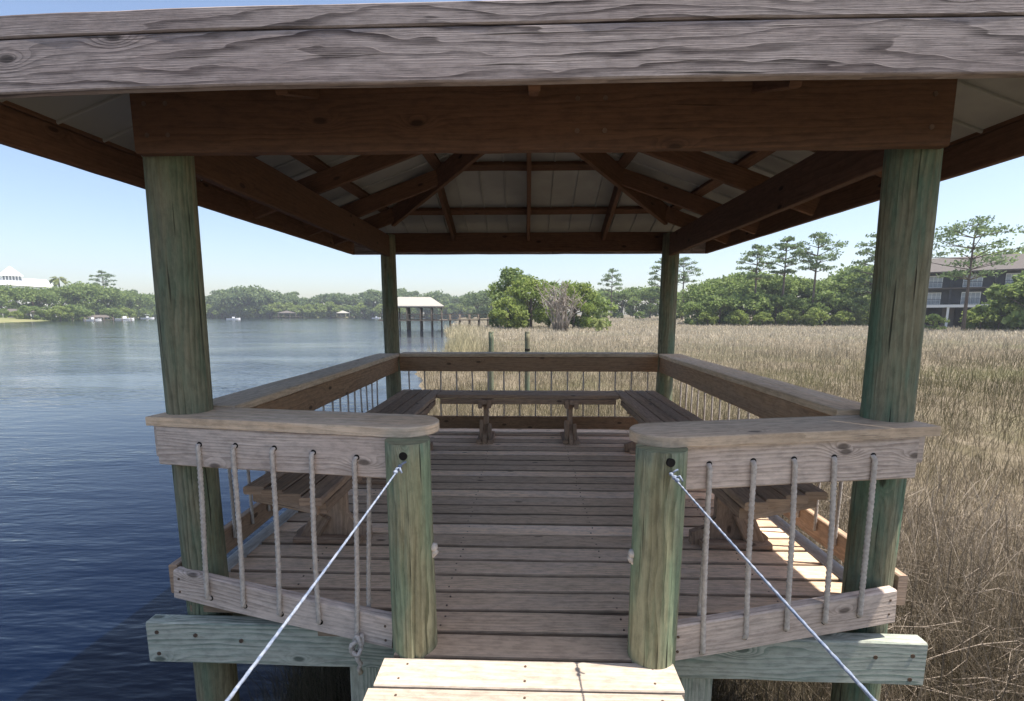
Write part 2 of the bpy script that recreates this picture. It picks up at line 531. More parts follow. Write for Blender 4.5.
def post(name, x, y, r, z0, z1, lean=0.0, tint=None):
    m = MB()
    zs = np.linspace(z0, z1, int((z1 - z0) / .07) + 2)
    pa = random.uniform(0, 6)
    m.tube([(x + lean * z + .0035 * math.sin(2.3 * z + pa), y + .003 * math.sin(1.9 * z + 2 * pa), z) for z in zs], [r * (1.03 - .03 * (z - z0) / (z1 - z0)) * (1 + .008 * math.sin(5 * z + pa)) for z in zs], 48, wob=.04, tint=tint)
    nz = len(zs)                                   # drying checks: narrow grooves that wander up the pile
    for k in range(5):
        a0 = random.uniform(-2.9, -.25); za = random.uniform(z0, z1 - .5); zl = random.uniform(.35, 1.3); dp = random.uniform(.006, .014)
        for i, z in enumerate(zs):
            t = (z - za) / zl
            if not 0 < t < 1: continue
            j = int(round((a0 + .10 * math.sin(3 * z + a0 * 5)) / (2 * math.pi) * 48)) % 48
            v = m.v[i * 48 + j]
            c = Vector((x + lean * z, y, z)); f = dp * math.sin(math.pi * t) / r
            m.v[i * 48 + j] = v + (c - v) * f
    return m
for (x, y, r, ln, tn) in ((-XP, -.012, .085, .004, .42), (XP, -.016, .087, -.004, .95), (-XP, YB, .080, -.004, .6), (XP, YB, .088, .008, .7)):
    post('corner_post', x, y, r, -2.6, 2.10 if y > 1 else 1.98, ln, tn).build('corner_post', M['post'], g)

# floor and framing
dk = MB()
PITCHB = .1445
y0 = .4736
j0 = y0 - 6 * PITCHB                      # front edge of the covered floor
def chamfer(x):                            # front outline of the floor
    return -.03 - max(0, 1.5 - abs(x)) / .95 * .22
for i in range(26):
    ya = j0 + i * PITCHB
    yc = ya + PITCHB / 2
    hw = 1.50
    if yc < -.06:
        hw = 1.5 - min(.95, (-.03 - yc) / .22 * .95)
        if yc < -.25: hw = .515
    gap = random.uniform(.012, .020)
    dk.board((-hw, yc + random.gauss(0, .0015), -.0175), (hw, yc + random.gauss(0, .0015), -.0175 + random.gauss(0, .0012)), PITCHB - gap, .035, jit=.0012, edge=.75)   # sides tinted dark: shade of the gaps put into the colour
dk.cur = 1                                  # nail heads
for i in range(26):
    yc = j0 + (i + .5) * PITCHB
    for x in (-1.1, -.37, .37, 1.1):
        if yc < -.1 and abs(x) > .5: continue
        for dy in (-.035, .035):
            xx = x + random.uniform(-.012, .012); yy = yc + dy + random.uniform(-.006, .006)
            dk.prism([(xx + .0045 * math.cos(a), yy + .0045 * math.sin(a)) for a in np.linspace(0, 6.283, 7)[:-1]], -.003, .0022)
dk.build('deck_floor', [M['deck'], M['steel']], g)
for s in (-1, 1):
    eb = MB()
    eb.board((s * 1.545, .02, -.0125), (s * 1.545, 3.28, -.0125), .085, .035)
    eb.build('edge_board', M['pale'], g)

gd = MB()
gd.board((-1.655, -.125, -.140), (1.60, -.170, -.140), .062, .19, ch=.006)
gf = gd.build('girder', M['girder'], g)
for (x, z) in ((-1.61, -.09), (-1.61, -.19), (-1.44, -.10), (1.545, -.10), (1.545, -.205), (1.40, -.11), (-1.24, -.12)):
    y = -.157 - (x + 1.655) / 3.255 * .045
    bl = MB(); bl.tube([(x, y + .012, z), (x, y - .003, z)], .009, 8, smooth=False)
    bl.build('bolt', M['steel'], gf)
for y in (.125, 3.05, 3.29):
    m = MB(); m.board((-1.6, y, -.140), (1.6, y, -.140), .06, .19, ch=.006); m.build('girder', M['girder'], g)
for x in np.linspace(-1.4, 1.4, 8):
    m = MB(); m.board((x, .16, -.11), (x, 3.02, -.11), .038, .14); m.build('floor_joist', M['girder'], g)
for (x, wd) in ((-.715, .19), (.735, .14)):
    m = MB(); m.board((x, -.065, -2.6), (x, -.065, -.05), wd, .04, up=(0, 1, 0)); m.build('support_plank', M['girder'], g)

# front rails, set at a slant on both sides of the entrance
def lerp(a, b, t): return tuple(a[i] + (b[i] - a[i]) * t for i in range(len(a)))
def rope_line(a, b, r=.0105, amp=.003, rad_seg=.007):
    n = max(6, int((Vector(b) - Vector(a)).length / rad_seg))
    ph = random.uniform(0, 6)
    return [Vector(lerp(a, b, i / n)) + Vector((math.sin(ph + 4 * i / n) * amp, math.cos(ph + 3 * i / n) * amp, 0)) for i in range(n + 1)]
def rope(a, b, r=.0105, amp=.003, sides=12, seg=.007, parent=g, mat='rope'):
    return MB().tube(rope_line(a, b, r, amp, seg), r, sides, twist=(.34, .058)).build('rope_baluster', M[mat], parent)

LT = ((-1.535, -.139), (-.527, -.289)); RT = ((.533, -.329), (1.497, -.167))      # outer faces, upper boards
LZ = (.817, .653); RZ = (.803, .634)
LB = ((-1.548, -.117, .167, .046), (-.540, -.306, .102, -.043)); RB = ((.520, -.360, .112, -.022), (1.480, -.172, .158, .033))
def front(T, Z, B, tops, bots, sgn):
    d = Vector((T[1][0] - T[0][0], T[1][1] - T[0][1], 0)).normalized()
    nrm = Vector((d.y, -d.x, 0))            # towards the visitor
    if nrm.y > 0: nrm = -nrm
    th = .04
    a = Vector((*T[0], (Z[0] + Z[1]) / 2)) - nrm * (th / 2); b = Vector((*T[1], (Z[0] + Z[1]) / 2)) - nrm * (th / 2)
    m = MB(); m.board(a, b, th, Z[0] - Z[1], ch=.005, jit=.0008); m.build('rail_board', M['grey'], g)
    a = Vector((B[0][0], B[0][1], (B[0][2] + B[0][3]) / 2)) - nrm * (th / 2)
    b = Vector((B[1][0], B[1][1], (B[1][2] + B[1][3]) / 2)) - nrm * (th / 2)
    m = MB(); m.board(a, b, th, B[0][2] - B[0][3] + .012, ch=.005, jit=.0008); lb = m.build('lower_rail', M['grey'], g)
    for e, s2 in ((a, 1), (b, -1)):
        for dz in (-.03, .03):
            q = e + d * (.03 * s2) + nrm * (th / 2) + Vector((0, 0, dz))
            sc = MB(); sc.tube([q - nrm * .01, q + nrm * .0025], .005, 8, smooth=False)
            sc.build('screw', M['steel'], lb)
    for i, (t, q) in enumerate(zip(tops, bots)):
        t = Vector(t) + nrm * .009; q = Vector(q) + nrm * .011
        hole = [t - nrm * .03 + Vector((0, 0, .008)), t - nrm * .004 + Vector((0, 0, .006))]
        mid = rope_line(t, q)
        end = [q - nrm * .004 + Vector((0, 0, -.005)), q - nrm * .03 + Vector((0, 0, -.008))]
        if sgn < 0 and i == 4: end = [q + Vector((0, 0, -.01))]
        o = MB().tube(hole + mid + end, .0108, 12, twist=(.34, .058)).build('rope_baluster', M['rope'], g)
        for h, zz in ((t, .010), (q, -.008)):
            hm = MB(); hm.tube([h - nrm * .014 + Vector((.003, 0, zz)), h - nrm * .0072 + Vector((.003, 0, zz))], .0115, 10, smooth=False)
            hm.build('rope_hole', M['dark'], o)
        last = (o, q)
    return nrm, d, last
topsL = [(-1.341, -.168, .738), (-1.178, -.192, .742), (-1.008, -.218, .740), (-.843, -.242, .731), (-.666, -.268, .721)]
botsL = [(-1.364, -.151, .078), (-1.198, -.182, .065), (-1.028, -.214, .053), (-.853, -.247, .043), (-.687, -.279, .0)]
topsR = [(.640, -.310, .720), (.811, -.282, .724), (.974, -.254, .723), (1.138, -.227, .724), (1.301, -.200, .724)]
botsR = [(.645, -.335, .009), (.818, -.301, .050), (.990, -.267, .064), (1.154, -.235, .075), (1.309, -.204, .085)]
nL, dL, lastL = front(LT, LZ, LB, topsL, botsL, -1)
nR, dR, lastR = front(RT, RZ, RB, topsR, botsR, 1)
# loose rope on the inner side of the front rails
MB().tube(rope_line((-.64, -.215, .70), (-.655, -.225, .07)), .0105, 12, twist=(.34, .058)).build('rope_baluster', M['rope'], g)
MB().tube(rope_line((.665, -.262, .70), (.655, -.275, .07)), .0095, 12, twist=(.34, .058)).build('rope_baluster', M['rope'], g)
# big knot hanging from the last left rope
kq = lastL[1]
km = MB()
loop = []
for i in range(70):
    t = i / 69 * 2 * math.pi * 2.0
    loop.append(kq + Vector((.003 + .021 * math.sin(t), -.012 + .012 * math.cos(t * 1.5), -.028 - .034 * math.cos(t + .5) + .010 * math.sin(2.5 * t))))
km.tube(loop, .0095, 10, twist=(.3, .05))
tail = [kq + Vector((.0, -.012, -.055)), kq + Vector((.006, -.016, -.085)), kq + Vector((.016, -.012, -.105)), kq + Vector((.006, -.010, -.125)), kq + Vector((.012, -.006, -.15))]
km.tube(tail, [.010, .009, .0085, .008, .011], 10)
km.build('rope_knot', M['rope'], lastL[0])

def cap_poly(fa, fb, width, round_end):
    """slanted cap: front edge from fa to fb (plan), width inwards, half round at one end"""
    fa, fb = Vector(fa), Vector(fb)
    d = (fb - fa).normalized(); n = Vector((-d.y, d.x))
    pts = []
    if round_end == 'b':
        c = fb - d * (width * .36)
        pts.append(fa); 
        for k in range(15):
            t = -math.pi / 2 + math.pi * k / 14
            pts.append(c + n * (width / 2) + d * (width * .52 * math.cos(t)) + n * (width / 2 * math.sin(t)))
        pts.append(fa + n * width)
    else:
        c = fa + d * (width * .36)
        pts.append(fb); pts.append(fb + n * width)
        for k in range(15):
            t = math.pi / 2 + math.pi * k / 14
            pts.append(c + n * (width / 2) + d * (width * .52 * math.cos(t)) + n * (width / 2 * math.sin(t)))
    return [(p.x, p.y) for p in pts], (d.x, d.y)
p, ax = cap_poly((-1.575, -.138), (-.418, -.313), .235, 'b')
MB().prism(p, .818, .855, ax, ch=.004).build('rail_cap', M['cap'], g)
p, ax = cap_poly((.428, -.376), (1.575, -.165), .235, 'a')
MB().prism(p, .804, .842, ax, ch=.004).build('rail_cap', M['cap'], g)

# entrance posts
for (x, y, r, top) in ((-.452, -.318, .083, .817), (.457, -.345, .087, .803)):
    s = 1 if x > 0 else -1
    m = post('entrance_post', x, y, r, -.9, top, 0, .45)
    o = m.build('entrance_post', M['entry'], g)
    hx, hy = x - s * (-.012), y - r
    if s < 0: c, dn = Vector((x + .002, y - r * .985, .778)), Vector((-.05, -1, 0)).normalized()
    else: c, dn = Vector((x + .010, y - r * .985, .772)), Vector((.2, -1, 0)).normalized()
    MB().tube([c + dn * -.03, c + dn * .0055], .0150, 14, smooth=False).build('bolt_hole', M['dark'], o)
    kc = Vector((x - s * (r * .93), y - .012, .40))
    MB().tube([kc + Vector((s * .02, 0, 0)), kc + Vector((-s * .0055, -.002, 0))], .017, 12, smooth=False).build('bolt_hole', M['dark'], o)
    k = MB()
    k.blob(kc + Vector((-s * .010, -.004, .008)), (.016, .018, .017)); k.blob(kc + Vector((-s * .013, -.002, -.012)), (.014, .017, .016)); k.blob(kc + Vector((-s * .008, -.008, -.022)), (.008, .008, .012))
    k.build('rope_knot', M['rope'], o)

# side and back rails
def long_rail(a, b, inn, z1=.820, z0=.668, capw=.22):
    """rail along a-b (inner face line), inn = unit vector pointing out of the gazebo"""
    a, b, out = Vector((*a, 0)), Vector((*b, 0)), Vector((*inn, 0))
    m = MB(); m.board(a + out * .02 + Vector((0, 0, (z0 + z1) / 2)), b + out * .02 + Vector((0, 0, (z0 + z1) / 2)), .04, z1 - z0, ch=.005); m.build('rail_board', M['brown'], g)
    m = MB(); m.board(a + out * (capw / 2 - .012) + Vector((0, 0, z1 + .0205)), b + out * (capw / 2 - .012) + Vector((0, 0, z1 + .0205)), capw, .037, ch=.005); m.build('rail_cap', M['cap'], g)
    side = abs(out.x) > .5
    fo = .235 if side else .02                 # the side rails have a second pair of boards outside the posts
    if side:
        a2 = a + out * fo; b2 = b + out * fo
        a2.y, b2.y = -.07, 3.26
        m = MB(); m.board(a2 + Vector((0, 0, (z0 + z1) / 2)), b2 + Vector((0, 0, (z0 + z1) / 2)), .038, z1 - z0, ch=.005); m.build('rail_board', M['grey'], g)
    else: a2, b2 = a + out * fo, b + out * fo
    lz = .105 if side else .11
    m = MB(); m.board(a2 + Vector((0, 0, lz)), b2 + Vector((0, 0, lz)), .038, .135, ch=.005); m.build('lower_rail', M['bench'] if side else M['brown'], g)
    L = (b - a).length; n = int(round(L / .172)); d = (b - a).normalized()
    for i in range(n):
        q = a + d * ((i + .5) * L / n) + out * (fo - .028 if side else fo + .03)
        rope(q + Vector((0, 0, .74)), q + Vector((0, 0, .10)), .0095, .0025, 9, .011)
long_rail((-1.345, .075), (-1.385, 3.04), (-1, 0))
long_rail((1.345, .075), (1.385, 3.04), (1, 0))
long_rail((-1.37, 3.055), (1.37, 3.055), (0, 1))

# ------------------------------------------------------------------ roof
C4 = [Vector((-2.14, -.48, 2.11)), Vector((2.14, -.48, 2.11)), Vector((2.0, 3.58, 2.11)), Vector((-2.0, 3.58, 2.11))]
APX = Vector((0, 1.56, 2.86))
def slope(i):
    A, B = C4[i], C4[(i + 1) % 4]
    n = (B - A).cross(APX - A).normalized()
    if n.z < 0: n = -n
    return A, B, n
for i in range(4):
    A, B, n = slope(i)
    Mid = (A + B) / 2; run = APX - Mid
    # sheet with standing ribs
    sh = MB()
    o0 = n * .004; o1 = n * .012
    sh.poly([A + o0, B + o0, APX + o0]); sh.poly([B + o1, A + o1, APX + o1])
    nr = 18
    for k in range(1, nr):
        t = k / nr
        E = A + (B - A) * t
        s = 2 * min(t, 1 - t)
        e2 = E + run * max(.05, s - .01)
        sh.board(E + n * .008, e2 + n * .008, .014, .036, up=n, ch=.004, seg=1, jit=0)
    sh.build('roof_panel', M['sheet'], g)
    # fascia and trim
    out = (Mid - APX); out.z = 0; out.normalize()
    a, d = A.copy(), (B - A).normalized()
    def warp(q, i=i):
        if i == 0:
            k = max(0.0, -q.x - .55)
            q.z -= .018 * k * k
            q.z += .0025 * math.sin(q.x * 2.3)
        return q
    m = MB(); m.board(A - d * .02 + out * .002 + Vector((0, 0, -.0885)), B + d * .02 + out * .002 + Vector((0, 0, -.0885)), .036, .148, ch=.004, seg=28, jit=.0007, warp=warp)
    m.build('fascia_board', M['fascia'] if i in (0, 2) else M['roofwood'], g)
    m = MB(); m.board(A - d * .02 + out * .004 + Vector((0, 0, .021)), B + d * .02 + out * .004 + Vector((0, 0, .021)), .034, .062, ch=.004, seg=28, jit=.0007, warp=warp)
    m.build('roof_edge_trim', M['fascia'] if i in (0, 2) else M['roofwood'], g)
    # common and jack rafters
    half = (B - A).length / 2
    for off in ((-.80, 0.0, .80) if i in (0, 2) else (-1.35, -.80, 0.0, .80, 1.35)):
        t = .5 + off / (2 * half)
        if not .03 < t < .97 or (i == 1 and off < -1) or (i == 3 and off > 1): continue
        s = 2 * min(t, 1 - t) - (.02 if off else .04)
        E = A + (B - A) * t
        q0 = E + run * .012 - n * .105; q1 = E + run * s - n * .105
        m = MB(); m.board(q0, q1, .038, .132, up=n); m.build('rafter', M['roofwood'], g)
    # purlins between the sheet and the rafters
    for s in (.28, .60, .85):
        q0 = A + (APX - A) * s + d * .03 - n * .019; q1 = B + (APX - B) * s - d * .03 - n * .019
        m = MB(); m.board(q0, q1, .085, .036, up=n); m.build('purlin', M['roofwood'], g)
    # hip rafter from this corner
    m = MB(); dz = Vector((0, 0, .12)); m.board(A + (APX - A) * .315 - dz, APX - dz - Vector((0, 0, .01)), .04, .17); m.build('hip_rafter', M['roofwood'], g)
# eave beams
m = MB(); m.board((-1.492, -.128, 1.985), (1.492, -.128, 1.985), .045, .235, ch=.005, seg=18); bm = m.build('eave_beam', M['roofwood'], g)
m = MB(); m.board((-1.535, 3.285, 2.035), (1.535, 3.285, 2.035), .045, .20, ch=.005); m.build('eave_beam', M['roofwood'], g)
for s in (-1, 1):
    m = MB(); m.board((s * 1.462, .10, 1.975), (s * 1.462, 3.07, 1.975), .045, .215, ch=.005); m.build('eave_beam', M['roofwood'], g)
for x in (-1.44, -1.36, .16, .26, 1.42):
    for z in (1.93, 2.04):
        nb = MB(); nb.tube([(x, -.14, z), (x, -.153, z)], .009, 8, smooth=False)
        nb.build('bolt', M['steel'], bm)

# ------------------------------------------------------------------ benches
ZS = .478
def support(parent, x, y, rot):
    """pedestal leg: profile plate with flared foot, cleats at head and foot"""
    e = []
    def W(px, py, pz):
        c, s = math.cos(rot), math.sin(rot)
        return (x + c * px - s * py, y + s * px + c * py, pz)
    prof = [(-.20, .0), (.22, .0), (.22, .05), (.17, .085), (.10, .115), (.075, .16), (.07, .25), (.08, .33), (.12, .37), (.20, .395), (.20, ZS - .042), (-.18, ZS - .042), (-.18, .39), (-.09, .36), (-.07, .30), (-.07, .16), (-.12, .10), (-.20, .07)]
    m = MB()
    b = len(m.v); k = len(prof)
    for t in (-.021, .021):
        for (a, z) in prof: m.v.append(Vector(W(t, -a, z)))
    t0 = random.random(); ru = random.uniform(0, 50)
    m.face(list(range(b, b + k)), [(ru + z, ru + a) for a, z in prof], t0)
    m.face(list(range(b + 2 * k - 1, b + k - 1, -1)), [(ru + z, ru + a) for a, z in reversed(prof)], t0)
    for i in range(k):
        i2 = (i + 1) % k
        m.face([b + i2, b + i, b + k + i, b + k + i2], [(ru, ru), (ru + .1, ru), (ru + .1, ru + .04), (ru, ru + .04)], t0)
    o = m.build('bench_leg', M['bench'], parent)
    c = MB()
    for s in (-1, 1):
        c.board(W(s * .044, .17, .375 + (ZS - .042 - .375) / 2 - .012), W(s * .044, -.19, .375 + (ZS - .042 - .375) / 2 - .012), .042, .085, ch=.006)
    c.build('cleat', M['bench'], o)
    c = MB()
    for s in (-1, 1):
        c.board(W(s * .041, -.15, .0), W(s * .041, -.06, .20 if s < 0 else .16), .038, .10, up=W(0, -1, 0) if False else (0, 0, 1), ch=.006)
        c.board(W(s * .055, .16, .02), W(s * .055, -.215, .02), .055, .036, ch=.008)
    c.build('foot_block', M['bench'], o)
def side_bench(s):
    x_in, x_out = s * .905, s * 1.335
    e = empty('bench', (0, 0, 0))
    m = MB()
    n = 4; wd = (abs(x_out) - abs(x_in)) / n
    for i in range(n):
        xa = abs(x_in) + wd * (i + .5)
        fy = -.065 + (xa - .905) / .43 * .17
        m.board((s * xa, fy, ZS - .019), (s * xa, 3.0, ZS - .019), wd - .009, .038, ch=.006)
    m.build('seat', M['bench'], e)
    ed = MB(); ed.board((s * .925, .0, ZS - .066), (s * .925, 2.62, ZS - .066), .036, .052); ed.board((s * .94, .0, ZS - .066), (s * 1.31, .145, ZS - .066), .036, .05)
    ed.build('apron', M['bench'], e)
    for y in (.55, 1.50, 2.36):
        support(e, s * 1.10, y, R(90) * s)
    return e
bL = side_bench(-1)
tag(bL, 'long brown plank bench along the left rail of the gazebo on the river side', 'bench', 'built-in benches round the gazebo')
bR = side_bench(1)
tag(bR, 'long brown plank bench along the right rail of the gazebo on the marsh side', 'bench', 'built-in benches round the gazebo')
bB = empty('bench', (0, 0, 0))
m = MB()
for i in range(2):
    yy = 2.66 + .155 * (i + .5)
    m.board((-.902, yy, ZS - .019), (.902, yy, ZS - .019), .148, .038, ch=.006)
m.build('seat', M['bench'], bB)
m = MB(); m.board((-.87, 2.672, ZS - .066), (.87, 2.672, ZS - .066), .03, .05); m.build('apron', M['bench'], bB)
for x in (-.425, .43): support(bB, x, 2.80, 0)
tag(bB, 'brown plank bench across the back rail of the gazebo on two pedestal legs', 'bench', 'built-in benches round the gazebo')

# ------------------------------------------------------------------ walkway and its rope handrails
wk = empty('walkway', (0, -.4, 0))
m = MB()
i = 0; ya = j0 - PITCHB
while ya > -7:
    ex = random.uniform(-.008, .008)
    m.board((-.552 + ex, ya + PITCHB / 2 + .4, -.0165), (.512 + ex, ya + PITCHB / 2 + .4, -.0165), PITCHB - .009, .035, jit=.0008, edge=1.2)  # board sides coloured dark to stand in for shade between boards
    ya -= PITCHB
m.cur = 1                                   # nail heads
ya = j0 - PITCHB
for k in range(9):
    for x in (-.46, -.02, .43):
        for dy in (-.035, .035):
            xx = x + random.uniform(-.01, .01); yy = ya + PITCHB / 2 + dy + .4
            m.prism([(xx + .0045 * math.cos(a), yy + .0045 * math.sin(a)) for a in np.linspace(0, 6.283, 7)[:-1]], -.002, .0032)
    ya -= PITCHB
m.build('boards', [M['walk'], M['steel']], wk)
for x in (-.49, .45):
    m = MB(); m.board((x, .12, -.11), (x, -6.5, -.11), .04, .14); m.build('stringer', M['girder'], wk)
for y in (-3.1, -5.9):
    for x in (-.60, .56):
        p = post('walkway_post', x, y + .4, .07, -2.6, .85)
        p.build('walkway_post', M['post'], wk)
tag(wk, 'sunlit pale board walkway leading up to the gazebo entrance', 'walkway')

def cord(px, zt, yk, xe, ze, label):
    a = Vector((px, yk, zt))
    b = Vector((xe, -3.1, ze))
    pts = []
    n = 420
    for i in range(n + 1):
        t = i / n
        q = a.lerp(b, t); q.z -= .10 * t * (1 - t)
        pts.append(q)
    m = MB(); m.tube(pts, .0036, 9, twist=(.35, .024))
    o = m.build('rope_handrail', M['whiterope'])
    k = MB()
    sx = -1 if px < 0 else 1
    d = (b - a).normalized()
    for off, r in ((.0, .008), (.035, .0095), (.06, .008)):
        k.blob(a + d * off + Vector((0, 0, .001)), (r, r * 1.2, r * .9))
    k.tube([a + d * .035, a + d * .05 + Vector((.012, 0, .012)), a + d * .055 + Vector((.02, 0, -.004))], .0035, 6)
    k.tube([a + d * .0, a + Vector((.010, -.002, .012)), a + Vector((.022, .0, .018))], .0035, 6)
    k.build('knot', M['whiterope'], o)
    tag(o, label, 'rope', 'rope handrails of the walkway')
cord(-.460, .742, -.410, -.45, .72, 'thin white rope tied to the left entrance post and running down to the lower left')
cord(.468, .733, -.440, .52, .73, 'thin white rope tied to the right entrance post and running down to the lower right')

# ------------------------------------------------------------------ trees
def leaves_mesh(pts, size, rs, flat=0.0, aspect=1.0):
    """cloud of small leaf quads at pts"""
    n = len(pts)
    d1 = rs.normal(size=(n, 3)); d1[:, 2] *= (1 - flat); d1 /= np.linalg.norm(d1, axis=1)[:, None]
    d2 = rs.normal(size=(n, 3)); d2[:, 2] *= (1 - flat)
    d2 -= d1 * (d1 * d2).sum(1)[:, None]; d2 /= np.linalg.norm(d2, axis=1)[:, None]
    s = size * rs.uniform(.6, 1.3, size=(n, 1))
    V = np.stack([pts - d1 * s * aspect, pts - d2 * s * .6, pts + d1 * s * aspect, pts + d2 * s * .6], 1).reshape(-1, 3)
    Fq = np.arange(4 * n).reshape(-1, 4)
    return V, Fq
def crown(name, pts, size, mat, parent, rs, flat=0.0, aspect=1.0):
    V, Fq = leaves_mesh(pts, size, rs, flat, aspect)
    me = bpy.data.meshes.new(name)
    me.from_pydata(V.tolist(), [], Fq.tolist())
    at = me.attributes.new('tint', 'FLOAT', 'FACE')
    at.data.foreach_set('value', rs.uniform(0, 1, len(Fq)).astype(np.float32))
    me.materials.append(mat)
    o = bpy.data.objects.new(name, me); COL.objects.link(o); o.parent = parent
    return o
def clump(c, r, n, rs, shell=.55):
    d = rs.normal(size=(n, 3)); d /= np.linalg.norm(d, axis=1)[:, None]
    k = (shell + (1 - shell) * rs.uniform(0, 1, (n, 1))) * rs.uniform(.75, 1.12, (n, 1))
    return np.asarray(c) + d * k * np.asarray(r)
def limb_pts(a, b, bend=.1):
    a, b = Vector(a), Vector(b); L = (b - a).length
    j = Vector((random.uniform(-1, 1), random.uniform(-1, 1), random.uniform(-.3, 1))) * L * bend
    return [a.lerp(b, t) + j * math.sin(math.pi * t) for t in (0, .25, .5, .75, 1)]

PROTO = {}
def make_oak(key, H, Wd, seed, mat, leaf=.34, n=2600, low=.18):
    rs = np.random.default_rng(seed); random.seed(seed)
    e = empty('broadleaf_tree' if H > 5 else 'shrub')
    tr = MB(); top = H * .55
    tr.tube([(0, 0, -.4), (.05 * H * .1, 0, top * .4), (0, .04, top)], [H * .028, H * .022, H * .012], 8)
    P = []
    k = 15
    for i in range(k):
        th = 2.4 * i + rs.uniform(0, 1); rr = Wd * .5 * math.sqrt((i + .3) / k) * rs.uniform(.75, 1.0)
        zz = H * (low + .14 + (.86 - low - .14) * (1 - (rr / (Wd * .5)) ** 2 * rs.uniform(.35, 1.0)) * rs.uniform(.75, 1.02))
        c = (rr * math.cos(th), rr * math.sin(th), zz)
        r = Wd * rs.uniform(.14, .22)
        P.append(clump(c, (r, r, r * .72), n // k, rs))
        if i % 2 == 0: tr.tube(limb_pts((0, 0, top * rs.uniform(.35, .95)), c), [H * .011, H * .009, H * .007, H * .005, H * .003], 5)
    # skirt of low leaves
    for i in range(7):
        th = rs.uniform(0, 6.28); rr = Wd * .4 * rs.uniform(.5, 1)
        P.append(clump((rr * math.cos(th), rr * math.sin(th), H * rs.uniform(low * .6, low + .22)), (Wd * .14, Wd * .14, H * .12), n // 18, rs))
    tr.build('trunk', M['bark'], e)
    crown('crown', np.concatenate(P), leaf, M[mat], e, rs)
    PROTO[key] = e
def make_pine(key, H, Wd, seed, levels=6, base=.5, n=2200, leaf=.26, flat_top=True):
    rs = np.random.default_rng(seed); random.seed(seed)
    e = empty('pine_tree')
    tr = MB()
    lean = rs.uniform(-.03, .03) * H
    sp = [(lean * t * t, lean * .3 * math.sin(3 * t), H * t * .96) for t in np.linspace(0, 1, 9)]
    sp[0] = (0, 0, -.5)
    tr.tube(sp, [H * .017 * (1 - .75 * t) for t in np.linspace(0, 1, 9)], 8)
    P = []
    tot = 0
    spec = []
    for i in range(levels):
        z = H * (base + (.97 - base) * i / (levels - 1))
        q = i / (levels - 1)
        reach = Wd * .5 * (.55 + .75 * math.sin(math.pi * min(1, q * .9 + .12))) * (.55 if q > .93 else 1)
        m = 5 if i < levels - 1 else 3
        for j in range(m):
            th = 6.283 * j / m + i * 1.1 + rs.uniform(-.4, .4)
            rr = reach * rs.uniform(.5, 1.0)
            c = (lean * q + rr * math.cos(th), rr * math.sin(th), z + rr * rs.uniform(.05, .22))
            spec.append((c, rs.uniform(.15, .23) * Wd * (.8 if i < 2 else 1)))
            tr.tube(limb_pts((lean * (z / H) ** 2, 0, z - .03 * H), c, .06), [H * .005, H * .004, H * .0035, H * .003, H * .002], 5)
            if rs.uniform() < .5:
                c2 = (c[0] * .55 + rs.normal() * .3, c[1] * .55 + rs.normal() * .3, c[2] + rs.uniform(0, .04) * H)
                spec.append((c2, .13 * Wd))
    for (c, r) in spec:
        P.append(clump(c, (r, r, r * .42), n // len(spec), rs, .25))
    tr.build('trunk', M['bark'], e)
    crown('crown', np.concatenate(P), leaf, M['pineleaf'], e, rs)
    PROTO[key] = e
def make_palm(key, H, seed, fr=2.0, nf=26, small=False):
    rs = np.random.default_rng(seed); random.seed(seed)
    e = empty('palm_tree')
    tr = MB(); tr.tube([(0, 0, -.3), (.05, 0, H * .5), (.0, .05, H)], [H * .02 + .08, H * .012 + .07, H * .01 + .07], 8)
    tr.build('trunk', M['bark'], e)
    m = MB()
    for i in range(nf):
        th = rs.uniform(0, 6.283); up = rs.uniform(-.5, 1.0)
        prev = None
        d = Vector((math.cos(th), math.sin(th), 0)); s = Vector((-d.y, d.x, 0))
        pts = []
        for k in range(6):
            t = k / 5
            pts.append(Vector((0, .05, H)) + d * (fr * t * (1 - .15 * abs(up))) + Vector((0, 0, fr * (up * t - .75 * t * t))))
        for k in range(1, 5):
            for sd in (-1, 1):
                wl = fr * .32 * math.sin(math.pi * (k / 5.5))
                m.poly([pts[k], pts[k] + (pts[k + 1] - pts[k]) * .8, pts[k] + d * fr * .16 + s * (sd * wl) - Vector((0, 0, wl * .35))], rs.uniform())
                q = pts[k].lerp(pts[k + 1], .5)
                m.poly([q, q + (pts[k + 1] - pts[k]) * .5, q + d * fr * .16 + s * (sd * wl) - Vector((0, 0, wl * .45))], rs.uniform())
            m.poly([pts[k - 1] - s * .03, pts[k] - s * .03, pts[k] + s * .03, pts[k - 1] + s * .03], .3)
    m.build('fronds', M['palmleaf'], e)
    PROTO[key] = e
def make_bare(key, H, Wd, seed):
    rs = np.random.default_rng(seed); random.seed(seed)
    m = MB()
    for i in range(40):
        th = rs.uniform(0, 6.28); rr = Wd * .5 * rs.uniform(.2, 1)
        b = Vector((rr * math.cos(th), rr * math.sin(th), H * rs.uniform(.5, 1)))
        pts = limb_pts((rs.normal() * .3, rs.normal() * .3, -.2), b, .12)
        m.tube(pts, [.09, .07, .05, .04, .02], 5)
        for k in range(7):
            q = pts[2].lerp(pts[4], rs.uniform(0, 1))
            m.tube(limb_pts(q, q + Vector((rs.normal() * .6, rs.normal() * .6, rs.uniform(.2, 1.2))) * (H * .14), .1), [.04, .03, .025, .02, .012], 4)
    PROTO[key] = m.build('bare_shrub', M['twig'])

